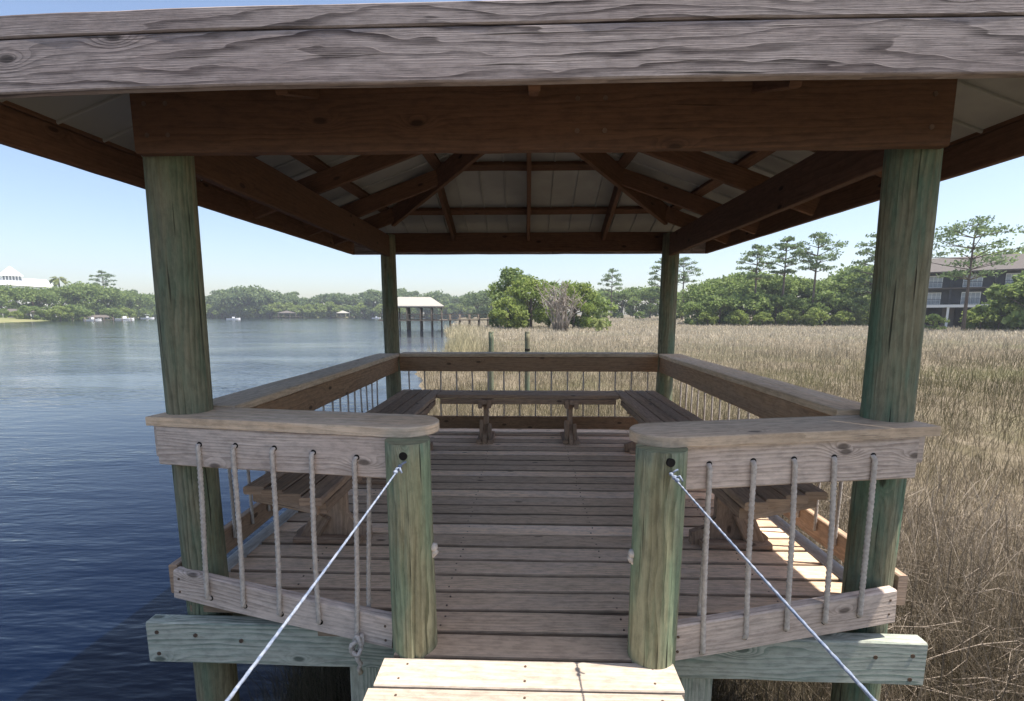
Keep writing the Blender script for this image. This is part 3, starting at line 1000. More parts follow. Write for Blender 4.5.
make_oak('oak_a', 11, 11, 11, 'oakleaf'); make_oak('oak_b', 10, 12, 12, 'oakleaf'); make_oak('oak_c', 12, 9.5, 13, 'oakleaf', low=.1)
make_oak('bush_a', 4.2, 5, 14, 'brightleaf', .22, 1800, .02); make_oak('bush_b', 4.8, 5.5, 15, 'oakleaf', .22, 1800, .02)
make_oak('wood_a', 20, 18, 16, 'farleaf', .75, 1500, .03); make_oak('wood_b', 17, 20, 17, 'farleaf', .75, 1500, .03); make_oak('wood_c', 22, 15, 18, 'farleaf', .75, 1500, .03)
make_oak('isle_a', 9, 7.2, 19, 'isleleaf', .2, 4200, .03); make_oak('isle_b', 9, 6.6, 20, 'oakleaf', .2, 3800, .03)
make_pine('pine_a', 20, 9.5, 21, 5, .62); make_pine('pine_b', 19, 7, 22, 5, .60); make_pine('pine_c', 15.2, 10.0, 23, 6, .50, 2800, .2); make_pine('pine_d', 18, 8, 24, 7, .38, 2600)
make_palm('palm_tall', 9.0, 25, 1.7); make_palm('palm_small', 1.6, 26, 1.5, 30)
make_bare('bare', 5.2, 6.0, 27)

USED = set()
def plant(key, px, d, sc=1.0, label=None, group=None, cat='tree', rz=None, top=None, sink=0.0):
    x, y = ground_point(px, d)
    src = PROTO[key]
    if key in USED:
        o = src.copy(); COL.objects.link(o)
        for ch in list(src.children):
            c = ch.copy(); COL.objects.link(c); c.parent = o
    else:
        o = src; USED.add(key)
    z = gz(x, y) - sink
    o.location = (x, y, z)
    o.rotation_euler = (0, 0, random.uniform(0, 6.28) if rz is None else rz)
    k = sc
    o.scale = (k, k, k)
    for kk in ('label', 'category', 'group'):
        if kk in o: del o[kk]
    tag(o, label, cat, group)
    return o
def z_at(py, d): return CAM.z + (314.7 - py) / F * d          # height seen at picture row py, d metres off
def plant_top(key, px, d, top, H, **kw):
    x, y = ground_point(px, d)
    return plant(key, px, d, (z_at(top, d) - gz(x, y)) / H, **kw)

random.seed(99)
HT = {'oak_a': 10.3, 'oak_b': 9.4, 'oak_c': 11.3, 'bush_a': 4.0, 'bush_b': 4.6, 'wood_a': 19, 'wood_b': 16.2, 'wood_c': 21, 'isle_a': 8.6, 'isle_b': 8.6, 'pine_a': 20.3, 'pine_b': 19.2, 'pine_c': 15.6, 'pine_d': 18.2}
# far shore across the river
G = 'trees of the wood along the far river shore'
px = 128
while px < 520:
    top = 292 + 3.0 * math.sin(px * .045) + random.uniform(-4, 3)
    if 260 < px < 300: top -= 2
    k = random.choice(['wood_a', 'wood_b', 'wood_c'])
    plant_top(k, px, random.uniform(400, 425), top, HT[k], label='hazy green tree in the wood along the far river shore', group=G)
    px += random.uniform(5, 9)
px = 120
while px < 530:
    k = random.choice(['bush_a', 'bush_b'])
    plant_top(k, px, random.uniform(396, 400), random.uniform(302, 307), HT[k], label='low bush at the water line of the far river shore', group='bushes at the far water line', cat='bush')
    px += random.uniform(8, 14)
# left bank
G = 'trees on the left river bank'
for (px, d, top, k) in ((-18, 230, 283, 'oak_a'), (2, 226, 285, 'oak_b'), (18, 232, 286, 'oak_a'), (34, 228, 287, 'oak_b'), (50, 240, 288, 'oak_a'), (64, 243, 285, 'oak_b'), (78, 250, 282, 'oak_c'), (88, 256, 281, 'oak_a'), (98, 265, 283, 'oak_b'), (108, 275, 286, 'oak_a'), (120, 290, 288, 'oak_c'), (130, 310, 290, 'oak_b'), (141, 330, 292, 'oak_a'), (152, 350, 294, 'oak_b')):
    plant_top(k, px, d, top, HT[k], label='round green tree on the left river bank among its neighbours', group=G)
for (px, d, top, k) in ((2, 206, 308, 'bush_b'), (16, 202, 311, 'bush_a'), (30, 208, 305, 'bush_b'), (44, 212, 309, 'bush_b'), (60, 214, 306, 'bush_a'), (72, 222, 304, 'bush_b'), (84, 230, 308, 'bush_b'), (112, 246, 307, 'bush_b'), (126, 262, 308, 'bush_a')):
    plant_top(k, px, d, top, HT[k], label='rounded bush before the low houses of the left river bank', group='bushes on the left river bank', cat='bush')
plant_top('palm_tall', 63, 262, 277, 9.6, label='tall slim palm rising alone above the trees on the left bank', cat='palm')
plant_top('pine_b', 107, 300, 272, HT['pine_b'], label='tall thin pine with a flat crown above the left bank trees', cat='pine')
# trees and shrubs on the marsh point behind the gazebo
Gi = 'trees on the marsh point behind the gazebo'
plant_top('isle_b', 514, 92, 263, HT['isle_b'], label='tallest grey green tree at the left end of the marsh point', group=Gi)
plant_top('isle_a', 531, 87, 271, HT['isle_a'], label='broad bright green tree on the marsh point beside the tallest one', group=Gi)
plant_top('isle_b', 549, 93, 277, HT['isle_b'], label='darker green tree behind the bare grey shrub', group=Gi)
plant_top('isle_a', 574, 88, 274, HT['isle_a'], label='bright green tree at the right end of the marsh point, beside the bare shrub', group=Gi)
plant_top('bush_b', 588, 90, 290, HT['bush_b'], label='rounded green bush low at the right foot of the marsh point trees', group=Gi, cat='bush')
plant_top('bush_a', 508, 84, 298, HT['bush_a'], label='yellow green bush at the left foot of the marsh point trees', group=Gi, cat='bush')
plant('bare', 560, 71, 1.35, label='bare pale grey shrub of dead branches on the marsh point', cat='shrub')
plant('palm_small', 599, 70, 1.0, label='small yellow green palm standing alone in the marsh grass', cat='palm')
# woods behind the marsh, centre
Gc = 'trees at the back of the marsh'
for (px, d, top, k) in ((478, 260, 291, 'wood_b'), (492, 250, 289, 'wood_a'), (590, 215, 290, 'oak_a'), (604, 220, 289, 'oak_b'), (622, 210, 287, 'oak_c'), (636, 215, 285, 'oak_a'), (650, 205, 286, 'oak_b'), (664, 212, 289, 'oak_a'), (680, 200, 291, 'oak_b'), (692, 195, 288, 'oak_c'), (705, 190, 290, 'oak_a')):
    plant_top(k, px, d, top, HT[k], label='rounded green tree in the row at the back of the marsh', group=Gc)
plant_top('pine_d', 611, 190, 271, HT['pine_d'], label='lone pine rising over the trees behind the small palm', cat='pine')
plant_top('pine_d', 660, 150, 262, HT['pine_d'], label='pine half hidden behind the left side of the right back post', cat='pine')
plant_top('pine_a', 682, 150, 259, HT['pine_a'], label='thin open pine just right of the right back post', cat='pine')
# right woods
Gr = 'broadleaf trees of the right wood edge'
for (px, d, top, k) in ((706, 118, 282, 'oak_b'), (722, 122, 274, 'oak_a'), (738, 116, 276, 'oak_c'), (755, 120, 270, 'oak_b'), (772, 124, 273, 'oak_a'), (790, 118, 275, 'oak_b'), (808, 122, 274, 'oak_c'), (824, 116, 278, 'oak_a'), (842, 120, 272, 'oak_b'), (858, 114, 262, 'oak_a'), (876, 118, 258, 'oak_c'), (890, 122, 264, 'oak_b')):
    plant_top(k, px, d, top, HT[k], label='dense green broadleaf tree at the right edge of the marsh', group=Gr)
plant_top('pine_b', 754, 108, 247, HT['pine_b'], label='tall pine at the left of the three over the right wood', cat='pine')
plant_top('pine_b', 781, 110, 240, HT['pine_b'], label='middle tall pine of the three over the right wood', cat='pine')
plant_top('pine_a', 812, 106, 236, HT['pine_a'], label='tallest spreading pine of the three over the right wood', cat='pine', rz=.4)
plant_top('pine_d', 872, 104, 236, HT['pine_d'], label='bulky pine seen just left of the right front post', cat='pine')
for (px, d, top, k) in ((698, 110, 300, 'bush_b'), (708, 106, 311, 'bush_a'), (720, 108, 294, 'bush_b'), (738, 105, 310, 'bush_a'), (747, 109, 291, 'bush_b'), (763, 104, 312, 'bush_a'), (776, 109, 293, 'bush_b'), (789, 104, 309, 'bush_a'), (803, 107, 297, 'bush_b'), (814, 102, 308, 'bush_a'), (826, 107, 290, 'bush_b'), (843, 102, 311, 'bush_a'), (850, 106, 296, 'bush_b'), (866, 103, 306, 'bush_a'), (878, 105, 292, 'bush_b'), (606, 170, 311, 'bush_a'), (640, 165, 311, 'bush_b'), (676, 150, 308, 'bush_a')):
    plant_top(k, px, d, top, HT[k], label='low bush along the far edge of the marsh', group='bushes along the far marsh edge', cat='bush')
plant_top('pine_c', 965, 74, 222, HT['pine_c'], label='wide crowned pine standing in front of the dark apartment house', cat='pine', rz=1.2)
plant_top('bush_b', 1019, 76, 288, HT['bush_b'], label='large dark green bush covering the right end of the apartment house', cat='bush')
plant_top('bush_b', 1038, 72, 268, HT['bush_b'], label='dark green bush at the right edge of the picture', cat='bush')
plant_top('bush_a', 982, 76, 306, HT['bush_a'], label='bright green bush before the ground floor of the apartment house', cat='bush')
plant_top('bush_a', 1000, 75, 303, HT['bush_a'], label='yellow green bush between the apartment house and the dark bush', cat='bush')
plant_top('bush_b', 934, 78, 313, HT['bush_b'], label='low bush at the left foot of the apartment house', cat='bush')
plant_top('oak_b', 1022, 130, 247, HT['oak_b'], label='tree showing above the right end of the apartment house roof', cat='tree')

# ------------------------------------------------------------------ buildings, docks, boats
def face_cam(px, d):
    x, y = ground_point(px, d)
    return x, y, math.atan2(y - CAM.y, x - CAM.x) - R(90)

# dark apartment house at the right
bx, by, brz = face_cam(967, 92)
ap = empty('apartment_house', (bx, by, 0), brz + .12)
W2 = 8.4
zb = gz(bx, by)
zt = z_at(271, 90); zf1 = z_at(287.5, 90); zf2 = z_at(304.5, 90)
m = MB(); m.box(-W2, W2, 0, 9, zf2, zt, .5); m.build('wall', M['darksiding'], ap)
m = MB(); m.box(-W2 + .3, W2 - .3, 1.4, 8.8, zb - .5, zf2 - .01, .5); m.build('ground_floor_wall', M['shingle'], ap)
r = MB()
zr = z_at(257.5, 94)
r.poly([(-W2 - .6, -1.9, zt - .1), (W2 + .6, -1.9, zt - .1), (W2 + .6, 4.5, zr), (-W2 - .6, 4.5, zr)]); r.poly([(W2 + .6, 11, zt - .1), (-W2 - .6, 11, zt - .1), (-W2 - .6, 4.5, zr), (W2 + .6, 4.5, zr)])
r.poly([(-W2 - .6, -1.9, zt - .1), (-W2 - .6, 4.5, zr), (-W2 - .6, 11, zt - .1)]); r.poly([(W2 + .6, -1.9, zt - .1), (W2 + .6, 11, zt - .1), (W2 + .6, 4.5, zr)])
r.box(-W2 - .6, W2 + .6, -1.9, 11, zt - .3, zt - .105, .5)
r.build('roof', M['shingle'], ap)
for (z0, z1) in ((zf1, zt), (zf2, zf1)):
    for x in (-5.4, .2, 5.9):
        f = MB(); f.box(x - 1.35, x + 1.35, -.06, .05, z0 + .05, z0 + 2.35); fo = f.build('window', M['white'], ap)
        p = MB()
        for k in range(4):
            xa = x - 1.26 + k * .64
            p.box(xa, xa + .56, -.085, -.055, z0 + .2, z0 + 2.2)
        p.build('pane', M['pane'], fo)
        c = MB()
        for zz in (z0 + .85, z0 + 1.5): c.box(x - 1.27, x + 1.27, -.10, -.084, zz, zz + .05)
        c.build('muntin', M['white'], fo)
    b = MB(); b.box(-W2, W2, -1.5, -.002, z0 - .25, z0 - .01); b.build('balcony_floor', M['shingle'], ap)
    b = MB(); b.box(-W2, W2, -1.5, -1.44, z0 + .95, z0 + 1.02)
    for x in np.arange(-W2, W2, .22): b.box(x, x + .03, -1.49, -1.46, z0 + .05, z0 + .95)
    b.build('balcony_railing', M['darksiding'], ap)
for x in (-W2 + .1, -3.0, 3.0, W2 - .4):
    b = MB(); b.box(x, x + .25, -1.45, -1.2, zf2 - .25, zt - .3); b.build('balcony_post', M['darksiding'], ap)
for x in (-W2 + .05, -7.6, -3.1, 3.0, W2 - .4):
    b = MB(); b.box(x, x + .35, -1.45, -1.1, zb - .5, zf2 - .26); b.build('column', M['white'], ap)
b = MB(); b.box(-W2 - .05, W2 + .05, -1.56, -1.501, zf2 - .55, zf2 - .02); b.build('band', M['white'], ap)
for x in (-5.4, 0.2, 5.0):
    b = MB(); b.box(x - 1.9, x + 1.9, 1.32, 1.399, zb - .4, zf2 - .5); b.build('garage_opening', M['dark'], ap)
b = MB(); b.box(W2 + .001, W2 + .12, 1.0, 2.2, zf1 - .1, zt - .5); b.build('corner_trim', M['white'], ap)
tag(ap, 'dark three storey apartment house with white windows and brown roof beyond the marsh', 'apartment house')

# white building with a cupola on the left bank
bx, by, brz = face_cam(10, 275)
wb = empty('white_building', (bx, by, 0), brz)
zg = gz(bx, by)
def wz(py): return z_at(py, 275)
m = MB(); m.box(-30, 20, 0, 16, zg - 1, wz(285)); m.box(-30, 9, .5, 16, wz(285), wz(282)); m.build('wall', M['white'], wb)
r = MB(); r.poly([(-31, -1, wz(283.5)), (21, -1, wz(287)), (17, 8, wz(278.5)), (-31, 8, wz(277))]); r.poly([(21, -1, wz(287)), (21, 17, wz(287)), (17, 8, wz(278.5))]); r.poly([(-31, 17, wz(283.5)), (-31, 8, wz(277)), (17, 8, wz(278.5)), (21, 17, wz(287))]); r.build('roof', M['white'], wb)
c = MB(); c.box(-1.2, 6.4, 4, 11, wz(282), wz(276)); cu = c.build('cupola', M['white'], wb)
q = MB()
for x in np.arange(-.8, 6, 1.3): q.box(x, x + .8, 3.9, 3.99, wz(280.5), wz(276.3))
q.build('cupola_window', M['glass'], cu)
q = MB()
A4 = [(-2.4, 2.8), (7.6, 2.8), (7.6, 12.2), (-2.4, 12.2)]
for i in range(4): q.poly([(*A4[i], wz(276)), (*A4[(i + 1) % 4], wz(276)), (2.6, 7.5, wz(266.5))])
q.box(-2.4, 7.6, 2.8, 12.2, wz(276.6), wz(276.01))
q.build('cupola_roof', M['white'], cu)
for x in (-26, -20, -14, -8, 10, 15):
    f = MB(); f.box(x, x + 2.2, -.1, -.01, wz(296), wz(290)); f.build('window', M['glass'], wb)
tag(wb, 'large white building with a pyramid roofed cupola behind the left bank trees', 'building')

# low white house under the trees of the left bank
def small_house(px, d, wd, hh, label):
    x, y, rz = face_cam(px, d)
    h = empty('bank_house', (x, y, gz(x, y)), rz)
    m = MB(); m.box(-wd / 2, wd / 2, 1.5, 6, -.5, hh); m.build('wall', M['concrete'], h)
    r = MB(); r.poly([(-wd / 2 - .6, -.6, hh - .1), (wd / 2 + .6, -.6, hh - .1), (wd / 2, 3.6, hh + 1.2), (-wd / 2, 3.6, hh + 1.2)]); r.poly([(wd / 2 + .6, 7, hh - .1), (-wd / 2 - .6, 7, hh - .1), (-wd / 2, 3.6, hh + 1.2), (wd / 2, 3.6, hh + 1.2)])
    r.poly([(wd / 2 + .6, -.6, hh - .1), (wd / 2 + .6, 7, hh - .1), (wd / 2, 3.6, hh + 1.2)]); r.poly([(-wd / 2 - .6, 7, hh - .1), (-wd / 2 - .6, -.6, hh - .1), (-wd / 2, 3.6, hh + 1.2)])
    r.build('roof', M['shingle'], h)
    for k in np.linspace(-wd / 2 + .5, wd / 2 - .5, max(3, int(wd / 3))):
        p = MB(); p.box(k - .12, k + .12, -.3, -.06, -.5, hh - .12); p.build('column', M['white'], h)
    for k in np.linspace(-wd / 2 + 1.5, wd / 2 - 1.5, max(2, int(wd / 3.5))):
        p = MB(); p.box(k - .8, k + .8, 1.42, 1.49, .1, hh - .6); p.build('window', M['glass'], h)
    tag(h, label, 'house')
small_house(24, 214, 14, 3.0, 'low white porch house under the trees near the left edge')
small_house(56, 226, 8, 2.8, 'small white cabin under the trees right of the porch house')
small_house(98, 250, 8, 2.4, 'small pale cottage near the moored boats on the left bank')

# covered boat dock
bx, by, brz = face_cam(415, 92)
bd = empty('covered_dock', (bx, by, 0), brz - .05)
zr0, zr1 = z_at(306.5, 92), z_at(298, 95)
deckz = z_at(319.5, 92)
r = MB()
Wb, Db = 5.5, 4.6
A4 = [(-Wb, -Db), (Wb, -Db), (Wb, Db), (-Wb, Db)]
rd = [(-3.0, 0, zr1), (3.0, 0, zr1)]
r.poly([(*A4[0], zr0), (*A4[1], zr0), rd[1], rd[0]]); r.poly([(*A4[2], zr0), (*A4[3], zr0), rd[0], rd[1]]); r.poly([(*A4[1], zr0), (*A4[2], zr0), rd[1]]); r.poly([(*A4[3], zr0), (*A4[0], zr0), rd[0]])
r.box(-Wb, Wb, -Db, Db, zr0 - .22, zr0 - .005)
r.build('roof', M['boatroof'], bd)
for y in (-4.2, 0, 4.2):
    for x in (-5.0, -3.2, -1.2, 1.2, 3.2, 5.0):
        p = MB(); p.tube([(x, y, WATER - 1.5), (x, y, zr0 - .2)], .14, 8); p.build('piling', M['oldwood'], bd)
m = MB(); m.box(-6.2, 6.2, -4.8, -3.4, deckz - .2, deckz); m.box(-6.2, 6.2, 3.4, 4.8, deckz - .2, deckz); m.box(4.2, 6.2, -3.38, 3.38, deckz - .2, deckz - .004); m.build('platform', M['oldwood'], bd)
m = MB(); m.box(-6.1, 6.1, -4.78, -4.70, deckz + .9, deckz + 1.0)
for x in np.arange(-6, 6.1, 1.0): m.box(x, x + .08, -4.78, -4.7, deckz, deckz + .9)
m.build('railing', M['oldwood'], bd)
tag(bd, 'covered boat dock with a pale hip roof standing on pilings in the river', 'boat dock')
dx, dy = ground_point(448, 93); ex, ey = ground_point(500, 96)
pr = empty('pier', (dx, dy, 0), math.atan2(ey - dy, ex - dx))
LL = math.hypot(ex - dx, ey - dy)
m = MB(); m.box(0, LL, -.7, .7, deckz - .2, deckz); m.build('boards', M['oldwood'], pr)
for x in np.arange(.4, LL, 1.9):
    for y in (-.55, .55):
        p = MB(); p.tube([(x, y, WATER - 1.5), (x, y, deckz + 1.05)], .11, 6); p.build('piling', M['oldwood'], pr)
for y in (-.62, .62):
    m = MB(); m.box(0, LL, y - .04, y + .04, deckz + .92, deckz + 1.02); m.box(0, LL, y - .03, y + .03, deckz + .45, deckz + .53); m.build('railing', M['oldwood'], pr)
tag(pr, 'narrow wooden pier with railings joining the covered dock to the marsh', 'pier')

def hull(m, L, B, H, n=12):
    ring = []
    for i in range(n + 1):
        t = i / n
        w = B / 2 * (1 - max(0, (t - .45) / .55) ** 2.2)
        k = H * (1 + .35 * t * t)
        ring.append([(L * (t - .5), -w, k), (L * (t - .5), -w * .75, .1), (L * (t - .5), w * .75, .1), (L * (t - .5), w, k)])
    for i in range(n):
        for j in range(3): m.poly([ring[i][j], ring[i + 1][j], ring[i + 1][j + 1], ring[i][j + 1]])
        m.poly([ring[i][3], ring[i + 1][3], ring[i + 1][0], ring[i][0]])
    m.poly([ring[0][0], ring[0][1], ring[0][2], ring[0][3]][::-1])
def boat(px, d, L, label, rz=0.0, canopy=True, group='small boats on the river'):
    x, y, r0 = face_cam(px, d)
    b = empty('motor_boat', (x, y, WATER - .1), r0 + rz)
    m = MB(); hull(m, L, L * .33, L * .13); m.build('hull', M['white'], b)
    m = MB(); m.box(-L * .08, L * .10, -L * .07, L * .07, L * .14, L * .27); m.build('console', M['white'], b)
    m = MB(); m.box(L * .101, L * .115, -L * .07, L * .07, L * .2, L * .29); m.build('windscreen', M['glass'], b)
    if canopy:
        m = MB(); m.box(-L * .18, L * .16, -L * .13, L * .13, L * .40, L * .42)
        m.build('canopy', M['white'] if random.random() < .6 else M['boatblue'], b)
        m = MB()
        for sx in (-.16, .14):
            for sy in (-.12, .12): m.tube([(L * sx, L * sy, L * .14), (L * sx, L * sy, L * .40)], .03, 5)
        m.build('canopy_frame', M['steel'], b)
    m = MB(); m.box(-L * .56, -L * .50, -L * .04, L * .04, .15, L * .2); m.build('outboard_motor', M['dark'], b)
    tag(b, label, 'boat', group)
boat(233, 255, 6.6, 'white motor boat with canopy anchored alone in open water', .1)
boat(124, 232, 7.5, 'white motor boat moored at the left bank, largest of the moored ones', .15, False)
boat(92, 212, 6.0, 'low white boat lying left of the others at the left bank', .1, False)
boat(147, 300, 7.0, 'white boat moored at the bend by the left front post', .05, True)
boat(376, 330, 6.0, 'small white boat by the far shore left of the back post', .1, True)
# left bank dock
x, y, rz = face_cam(108, 206)
d0 = empty('bank_dock', (x, y, 0), rz)
m = MB(); m.box(-8, 8, -1, 1, WATER + .45, WATER + .6); m.build('boards', M['oldwood'], d0)
for xx in np.arange(-7.5, 8, 3):
    p = MB(); p.tube([(xx, -1.08, WATER - 1.4), (xx, -1.08, WATER + 1.7)], .14, 6); p.build('piling', M['oldwood'], d0)
tag(d0, 'long low dock along the left bank before the moored boats', 'dock')
# far boat shelters
def shelter(px, d, wd, label, mat):
    x, y, rz = face_cam(px, d)
    e = empty('boat_shelter', (x, y, WATER), rz)
    r = MB()
    A4 = [(-wd / 2, -3), (wd / 2, -3), (wd / 2, 3), (-wd / 2, 3)]
    for i in range(4): r.poly([(*A4[i], 4.0), (*A4[(i + 1) % 4], 4.0), (0, 0, 5.8)])
    r.box(-wd / 2, wd / 2, -3, 3, 3.7, 3.99); r.build('roof', M[mat], e)
    for xx in np.linspace(-wd / 2 + .4, wd / 2 - .4, 4):
        for yy in (-2.7, 2.7):
            p = MB(); p.tube([(xx, yy, -1.4), (xx, yy, 3.7)], .16, 6); p.build('piling', M['oldwood'], e)
    m = MB(); m.box(-wd / 2 - 3, wd / 2 + 4, -3.1, -1.6, 1.0, 1.25); m.build('platform', M['oldwood'], e)
    tag(e, label, 'boat shelter', 'boat shelters on the far shore')
shelter(287, 372, 13, 'dark roofed boat shelter on the far shore, left of the pale roofed one', 'shingle')
shelter(343, 372, 10, 'pale roofed boat shelter on the far shore near the left back post', 'boatroof')

# two old piles in the marsh just behind the gazebo
for (px, d, top, lab) in ((491, 14, 332.5, 'thin grey green pile in the marsh grass, left of the pair behind the back rail'), (527.5, 14, 332.5, 'thin grey green pile with dark band, right of the pair behind the back rail')):
    x, y = ground_point(px, d)
    e = empty('mooring_pile', (x, y, 0))
    zz = z_at(top, d)
    m = MB(); m.tube([(0, 0, z) for z in np.linspace(-1.9, zz, 16)], .075, 12, wob=.03); m.build('shaft', M['post'], e)
    m = MB(); m.tube([(0, 0, zz + .002), (0, 0, zz + .035)], [.08, .066], 12, smooth=False); m.build('cap', M['post'], e)
    if px > 500:
        m = MB(); m.tube([(0, 0, zz - .52), (0, 0, zz - .46)], .079, 12); m.build('band', M['dark'], e)
    tag(e, lab, 'pile', 'piles behind the back rail')

# ------------------------------------------------------------------ marsh grass
def pattern(X, Y, f):
    return (np.sin(X * f + 1.3 * np.sin(Y * f * .7)) + np.sin(Y * f * 1.3 + 2.1 * np.sin(X * f * .5 + 1)) + np.sin((X + Y) * f * .6 + .5)) / 3
def blades(name, n, dmin, dmax, a0, a1, wk, hmin, hmax, lie, seed, cols, keep=None, wmin=.0035, pale=True):
    rs = np.random.default_rng(seed)
    d = np.exp(rs.uniform(math.log(dmin), math.log(dmax), n))
    a = rs.uniform(a0, a1, n) - YAW
    X = CAM.x + d * np.sin(a); Y = CAM.y + d * np.cos(a)
    r, l, f = land_side(X, Y)
    tuft = pattern(X * 1.0, Y * 1.0, 1.9) + .6 * pattern(X + 9, Y, 4.3)
    ok = (r > .1) & (Y < 250) & ((rs.uniform(-1.1, 1.0, n) < tuft + .55) | (d > 60))
    if keep is not None: ok &= keep(X, Y, rs)
    # leave the room of the deck and walkway clear
    X, Y, d = X[ok], Y[ok], d[ok]
    n = len(X)
    Z = ground_z(X, Y)
    H = rs.uniform(hmin, hmax, n)
    under = ((np.abs(X) < 1.62) & (Y > -.3) & (Y < 3.4)) | ((np.abs(X) < .65) & (Y < -.2))
    H = np.where(under, np.minimum(H, .75), H)
    H *= 1 + .25 * pattern(X, Y, .5)
    edge = np.clip(1 - (X + .137 * np.maximum(Y, 0)) / np.maximum(.09 * Y, 1), 0, 1) * ((Y > 22) & (Y < 84))     # taller reeds at the water's edge
    H *= 1 + 1.3 * edge
    wd = np.maximum(wmin, d * wk) * rs.uniform(.6, 1.4, n)
    th = rs.uniform(0, 2 * np.pi, n)
    ln = np.abs(rs.normal(0, 1, n)) * lie
    ln = np.minimum(ln, 1.45)
    dirh = np.stack([np.cos(th), np.sin(th)], 1)
    side = rs.uniform(0, 2 * np.pi, n)
    sx, sy = np.cos(side) * wd / 2, np.sin(side) * wd / 2
    V = np.zeros((n, 7, 3))
    for k, (t, wf) in enumerate(((0, 1), (.4, .9), (.75, .6), (1.0, 0))):
        ang = ln * (.5 + .5 * t * 1.4)
        rad = H * t
        cx = X + dirh[:, 0] * rad * np.sin(ang); cy = Y + dirh[:, 1] * rad * np.sin(ang); cz = Z - .03 + rad * np.cos(ang) + .04 * (ln > 1)
        if k < 3:
            V[:, 2 * k] = np.stack([cx - sx * wf, cy - sy * wf, cz], 1); V[:, 2 * k + 1] = np.stack([cx + sx * wf, cy + sy * wf, cz], 1)
        else: V[:, 6] = np.stack([cx, cy, cz], 1)
    base = (np.arange(n) * 7)[:, None]
    q1 = base + np.array([0, 1, 3, 2]); q2 = base + np.array([2, 3, 5, 4]); tr = base + np.array([4, 5, 6])
    me = bpy.data.meshes.new(name)
    nv = n * 7
    me.vertices.add(nv); me.vertices.foreach_set('co', V.reshape(-1).astype(np.float32))
    loops = np.concatenate([q1.reshape(-1), q2.reshape(-1), tr.reshape(-1)]).astype(np.int32)
    me.loops.add(len(loops)); me.loops.foreach_set('vertex_index', loops)
    starts = np.concatenate([np.arange(n) * 4, 4 * n + np.arange(n) * 4, 8 * n + np.arange(n) * 3]).astype(np.int32)
    me.polygons.add(3 * n); me.polygons.foreach_set('loop_start', starts)
    me.update(calc_edges=True)
    c = np.array(cols)
    pick = pattern(X, Y * 1.6, .13) * .75 + pattern(X + 30, Y * 1.8, .55) * .4 + rs.normal(0, .45, n)
    idx = np.clip(((pick + 1.1) / 2.2) * (len(c) - 1), 0, len(c) - 1.001)
    i0 = idx.astype(int); fr = (idx - i0)[:, None]
    cc = c[i0] * (1 - fr) + c[i0 + 1] * fr
    gp = np.clip((pattern(X + 4, Y * 1.7, .21) + .35 * pattern(X, Y, .9) - .12) * 2.2, 0, .75)[:, None]      # greener patches
    gp = gp * np.clip((np.hypot(X, Y) - 9) / 6, 0, 1)[:, None]
    if pale: cc = cc * (1 - gp) + np.array((.19, .18, .085)) * gp
    zone = np.clip((Y - 14 + 6 * pattern(X, Y, .12)) / 45, 0, .8)[:, None]      # blade colour turns paler farther out on the marsh
    if pale: cc = cc * (1 - zone) + PALE * zone
    eg = (edge * .6)[:, None]
    if pale: cc = cc * (1 - eg) + np.array((.46, .41, .23)) * eg
    near = np.clip((9 - np.hypot(X, Y)) / 7, 0, 1)[:, None]               # blades darkened towards the gazebo
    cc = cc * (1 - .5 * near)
    cc *= rs.uniform(.5, 1.4, (n, 1))
    C4_ = np.concatenate([cc, np.ones((n, 1))], 1)
    full = np.concatenate([C4_, C4_, C4_]).astype(np.float32)
    at = me.attributes.new('bladecol', 'FLOAT_COLOR', 'FACE')
    at.data.foreach_set('color', full.reshape(-1))
    me.materials.append(M['grass'])
    o = bpy.data.objects.new(name, me); COL.objects.link(o)
    return o
TAN = [(.065, .07, .028), (.115, .105, .05), (.175, .145, .088), (.26, .21, .14), (.345, .285, .20)]
PALE = np.array((.58, .51, .395))
o = blades('marsh_grass', 490000, 2.2, 170, -.9, 1.6, .0006, .24, .62, .55, 5, TAN, wmin=.0028)
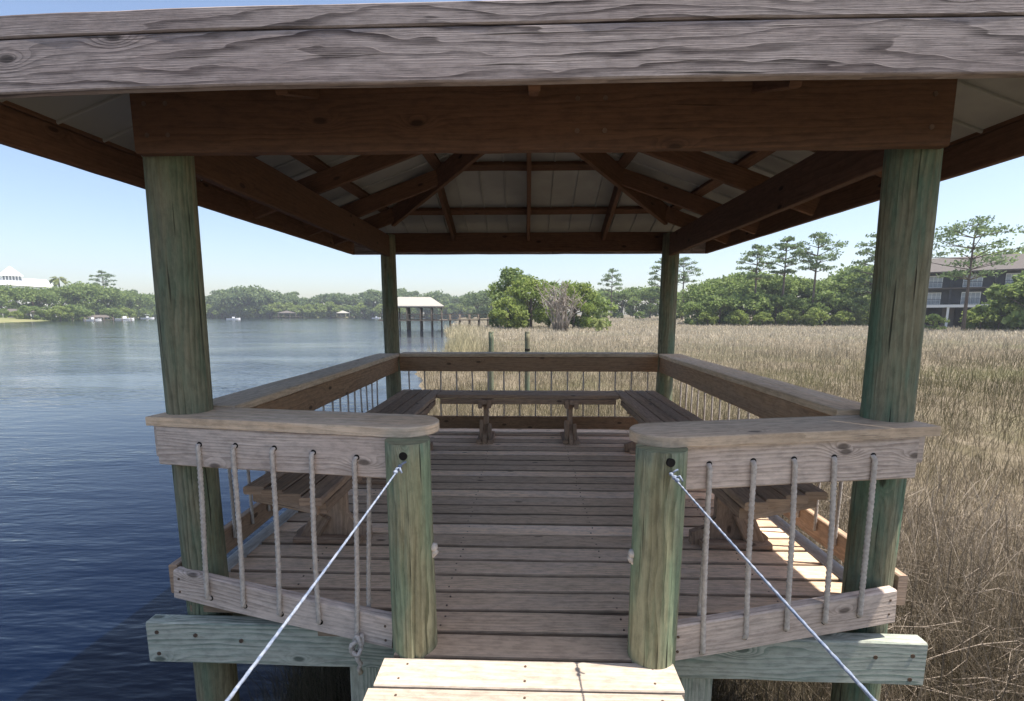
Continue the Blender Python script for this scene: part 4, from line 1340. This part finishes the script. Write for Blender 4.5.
tag(o, 'tan and olive marsh grass spreading from the gazebo to the far trees', 'marsh grass', kind='stuff')
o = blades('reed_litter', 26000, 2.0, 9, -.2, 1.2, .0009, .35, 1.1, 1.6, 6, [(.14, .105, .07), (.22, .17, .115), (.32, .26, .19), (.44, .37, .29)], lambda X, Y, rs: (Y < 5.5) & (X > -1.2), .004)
tag(o, 'fallen dead reeds lying matted beside and under the gazebo', 'dead reeds', kind='stuff')
random.seed(41)
fr = MB()
for k in range(95):
    x, y = random.uniform(1.7, 3.6), random.gauss(.7, .55)
    th = random.gauss(.1, .5); L = random.uniform(.35, 1.0)
    z = gz(x, y) + random.uniform(.22, .45)
    p = []
    for t in (0, .25, .5, .75, 1):
        p.append((x + L * t * math.cos(th) + .05 * math.sin(4 * t + k), y + L * t * math.sin(th), z + .05 * math.sin(3.1 * t) + random.uniform(-.015, .015) + t * random.uniform(-.18, .10)))
    r0 = random.uniform(.0018, .0038)
    fr.tube(p, [r0, r0, r0 * .9, r0 * .75, r0 * .5], 5)
    if random.random() < .5:
        q = Vector(p[2]); fr.tube([q, q + Vector((random.uniform(-.2, .25), random.uniform(-.2, .2), random.uniform(-.12, .1)))], [r0 * .7, r0 * .35], 5)
M['straw'] = plain('bleached_reed_stem', (.27, .22, .17), .8, .4, 9.0)
o = fr.build('fallen_reed_stems', M['straw'])
tag(o, 'long bleached reed stems fallen over the matted grass right of the gazebo', 'reed stems', kind='stuff')

# ------------------------------------------------------------------ haze over river and marsh
hb = MB(); hb.box(-700, 700, -60, 640, -4.2, 60)
hm = bpy.data.materials.new('river_haze'); hm.use_nodes = True
ht = hm.node_tree; ht.nodes.remove(ht.nodes['Principled BSDF'])
pv = ht.nodes.new('ShaderNodeVolumePrincipled')
pv.inputs['Color'].default_value = (.86, .92, 1.0, 1)
pv.inputs['Density'].default_value = 0.0004
pv.inputs['Anisotropy'].default_value = .2
ht.links.new(pv.outputs[0], ht.nodes['Material Output'].inputs['Volume'])
ho = hb.build('haze', hm)
tag(ho, kind='stuff')
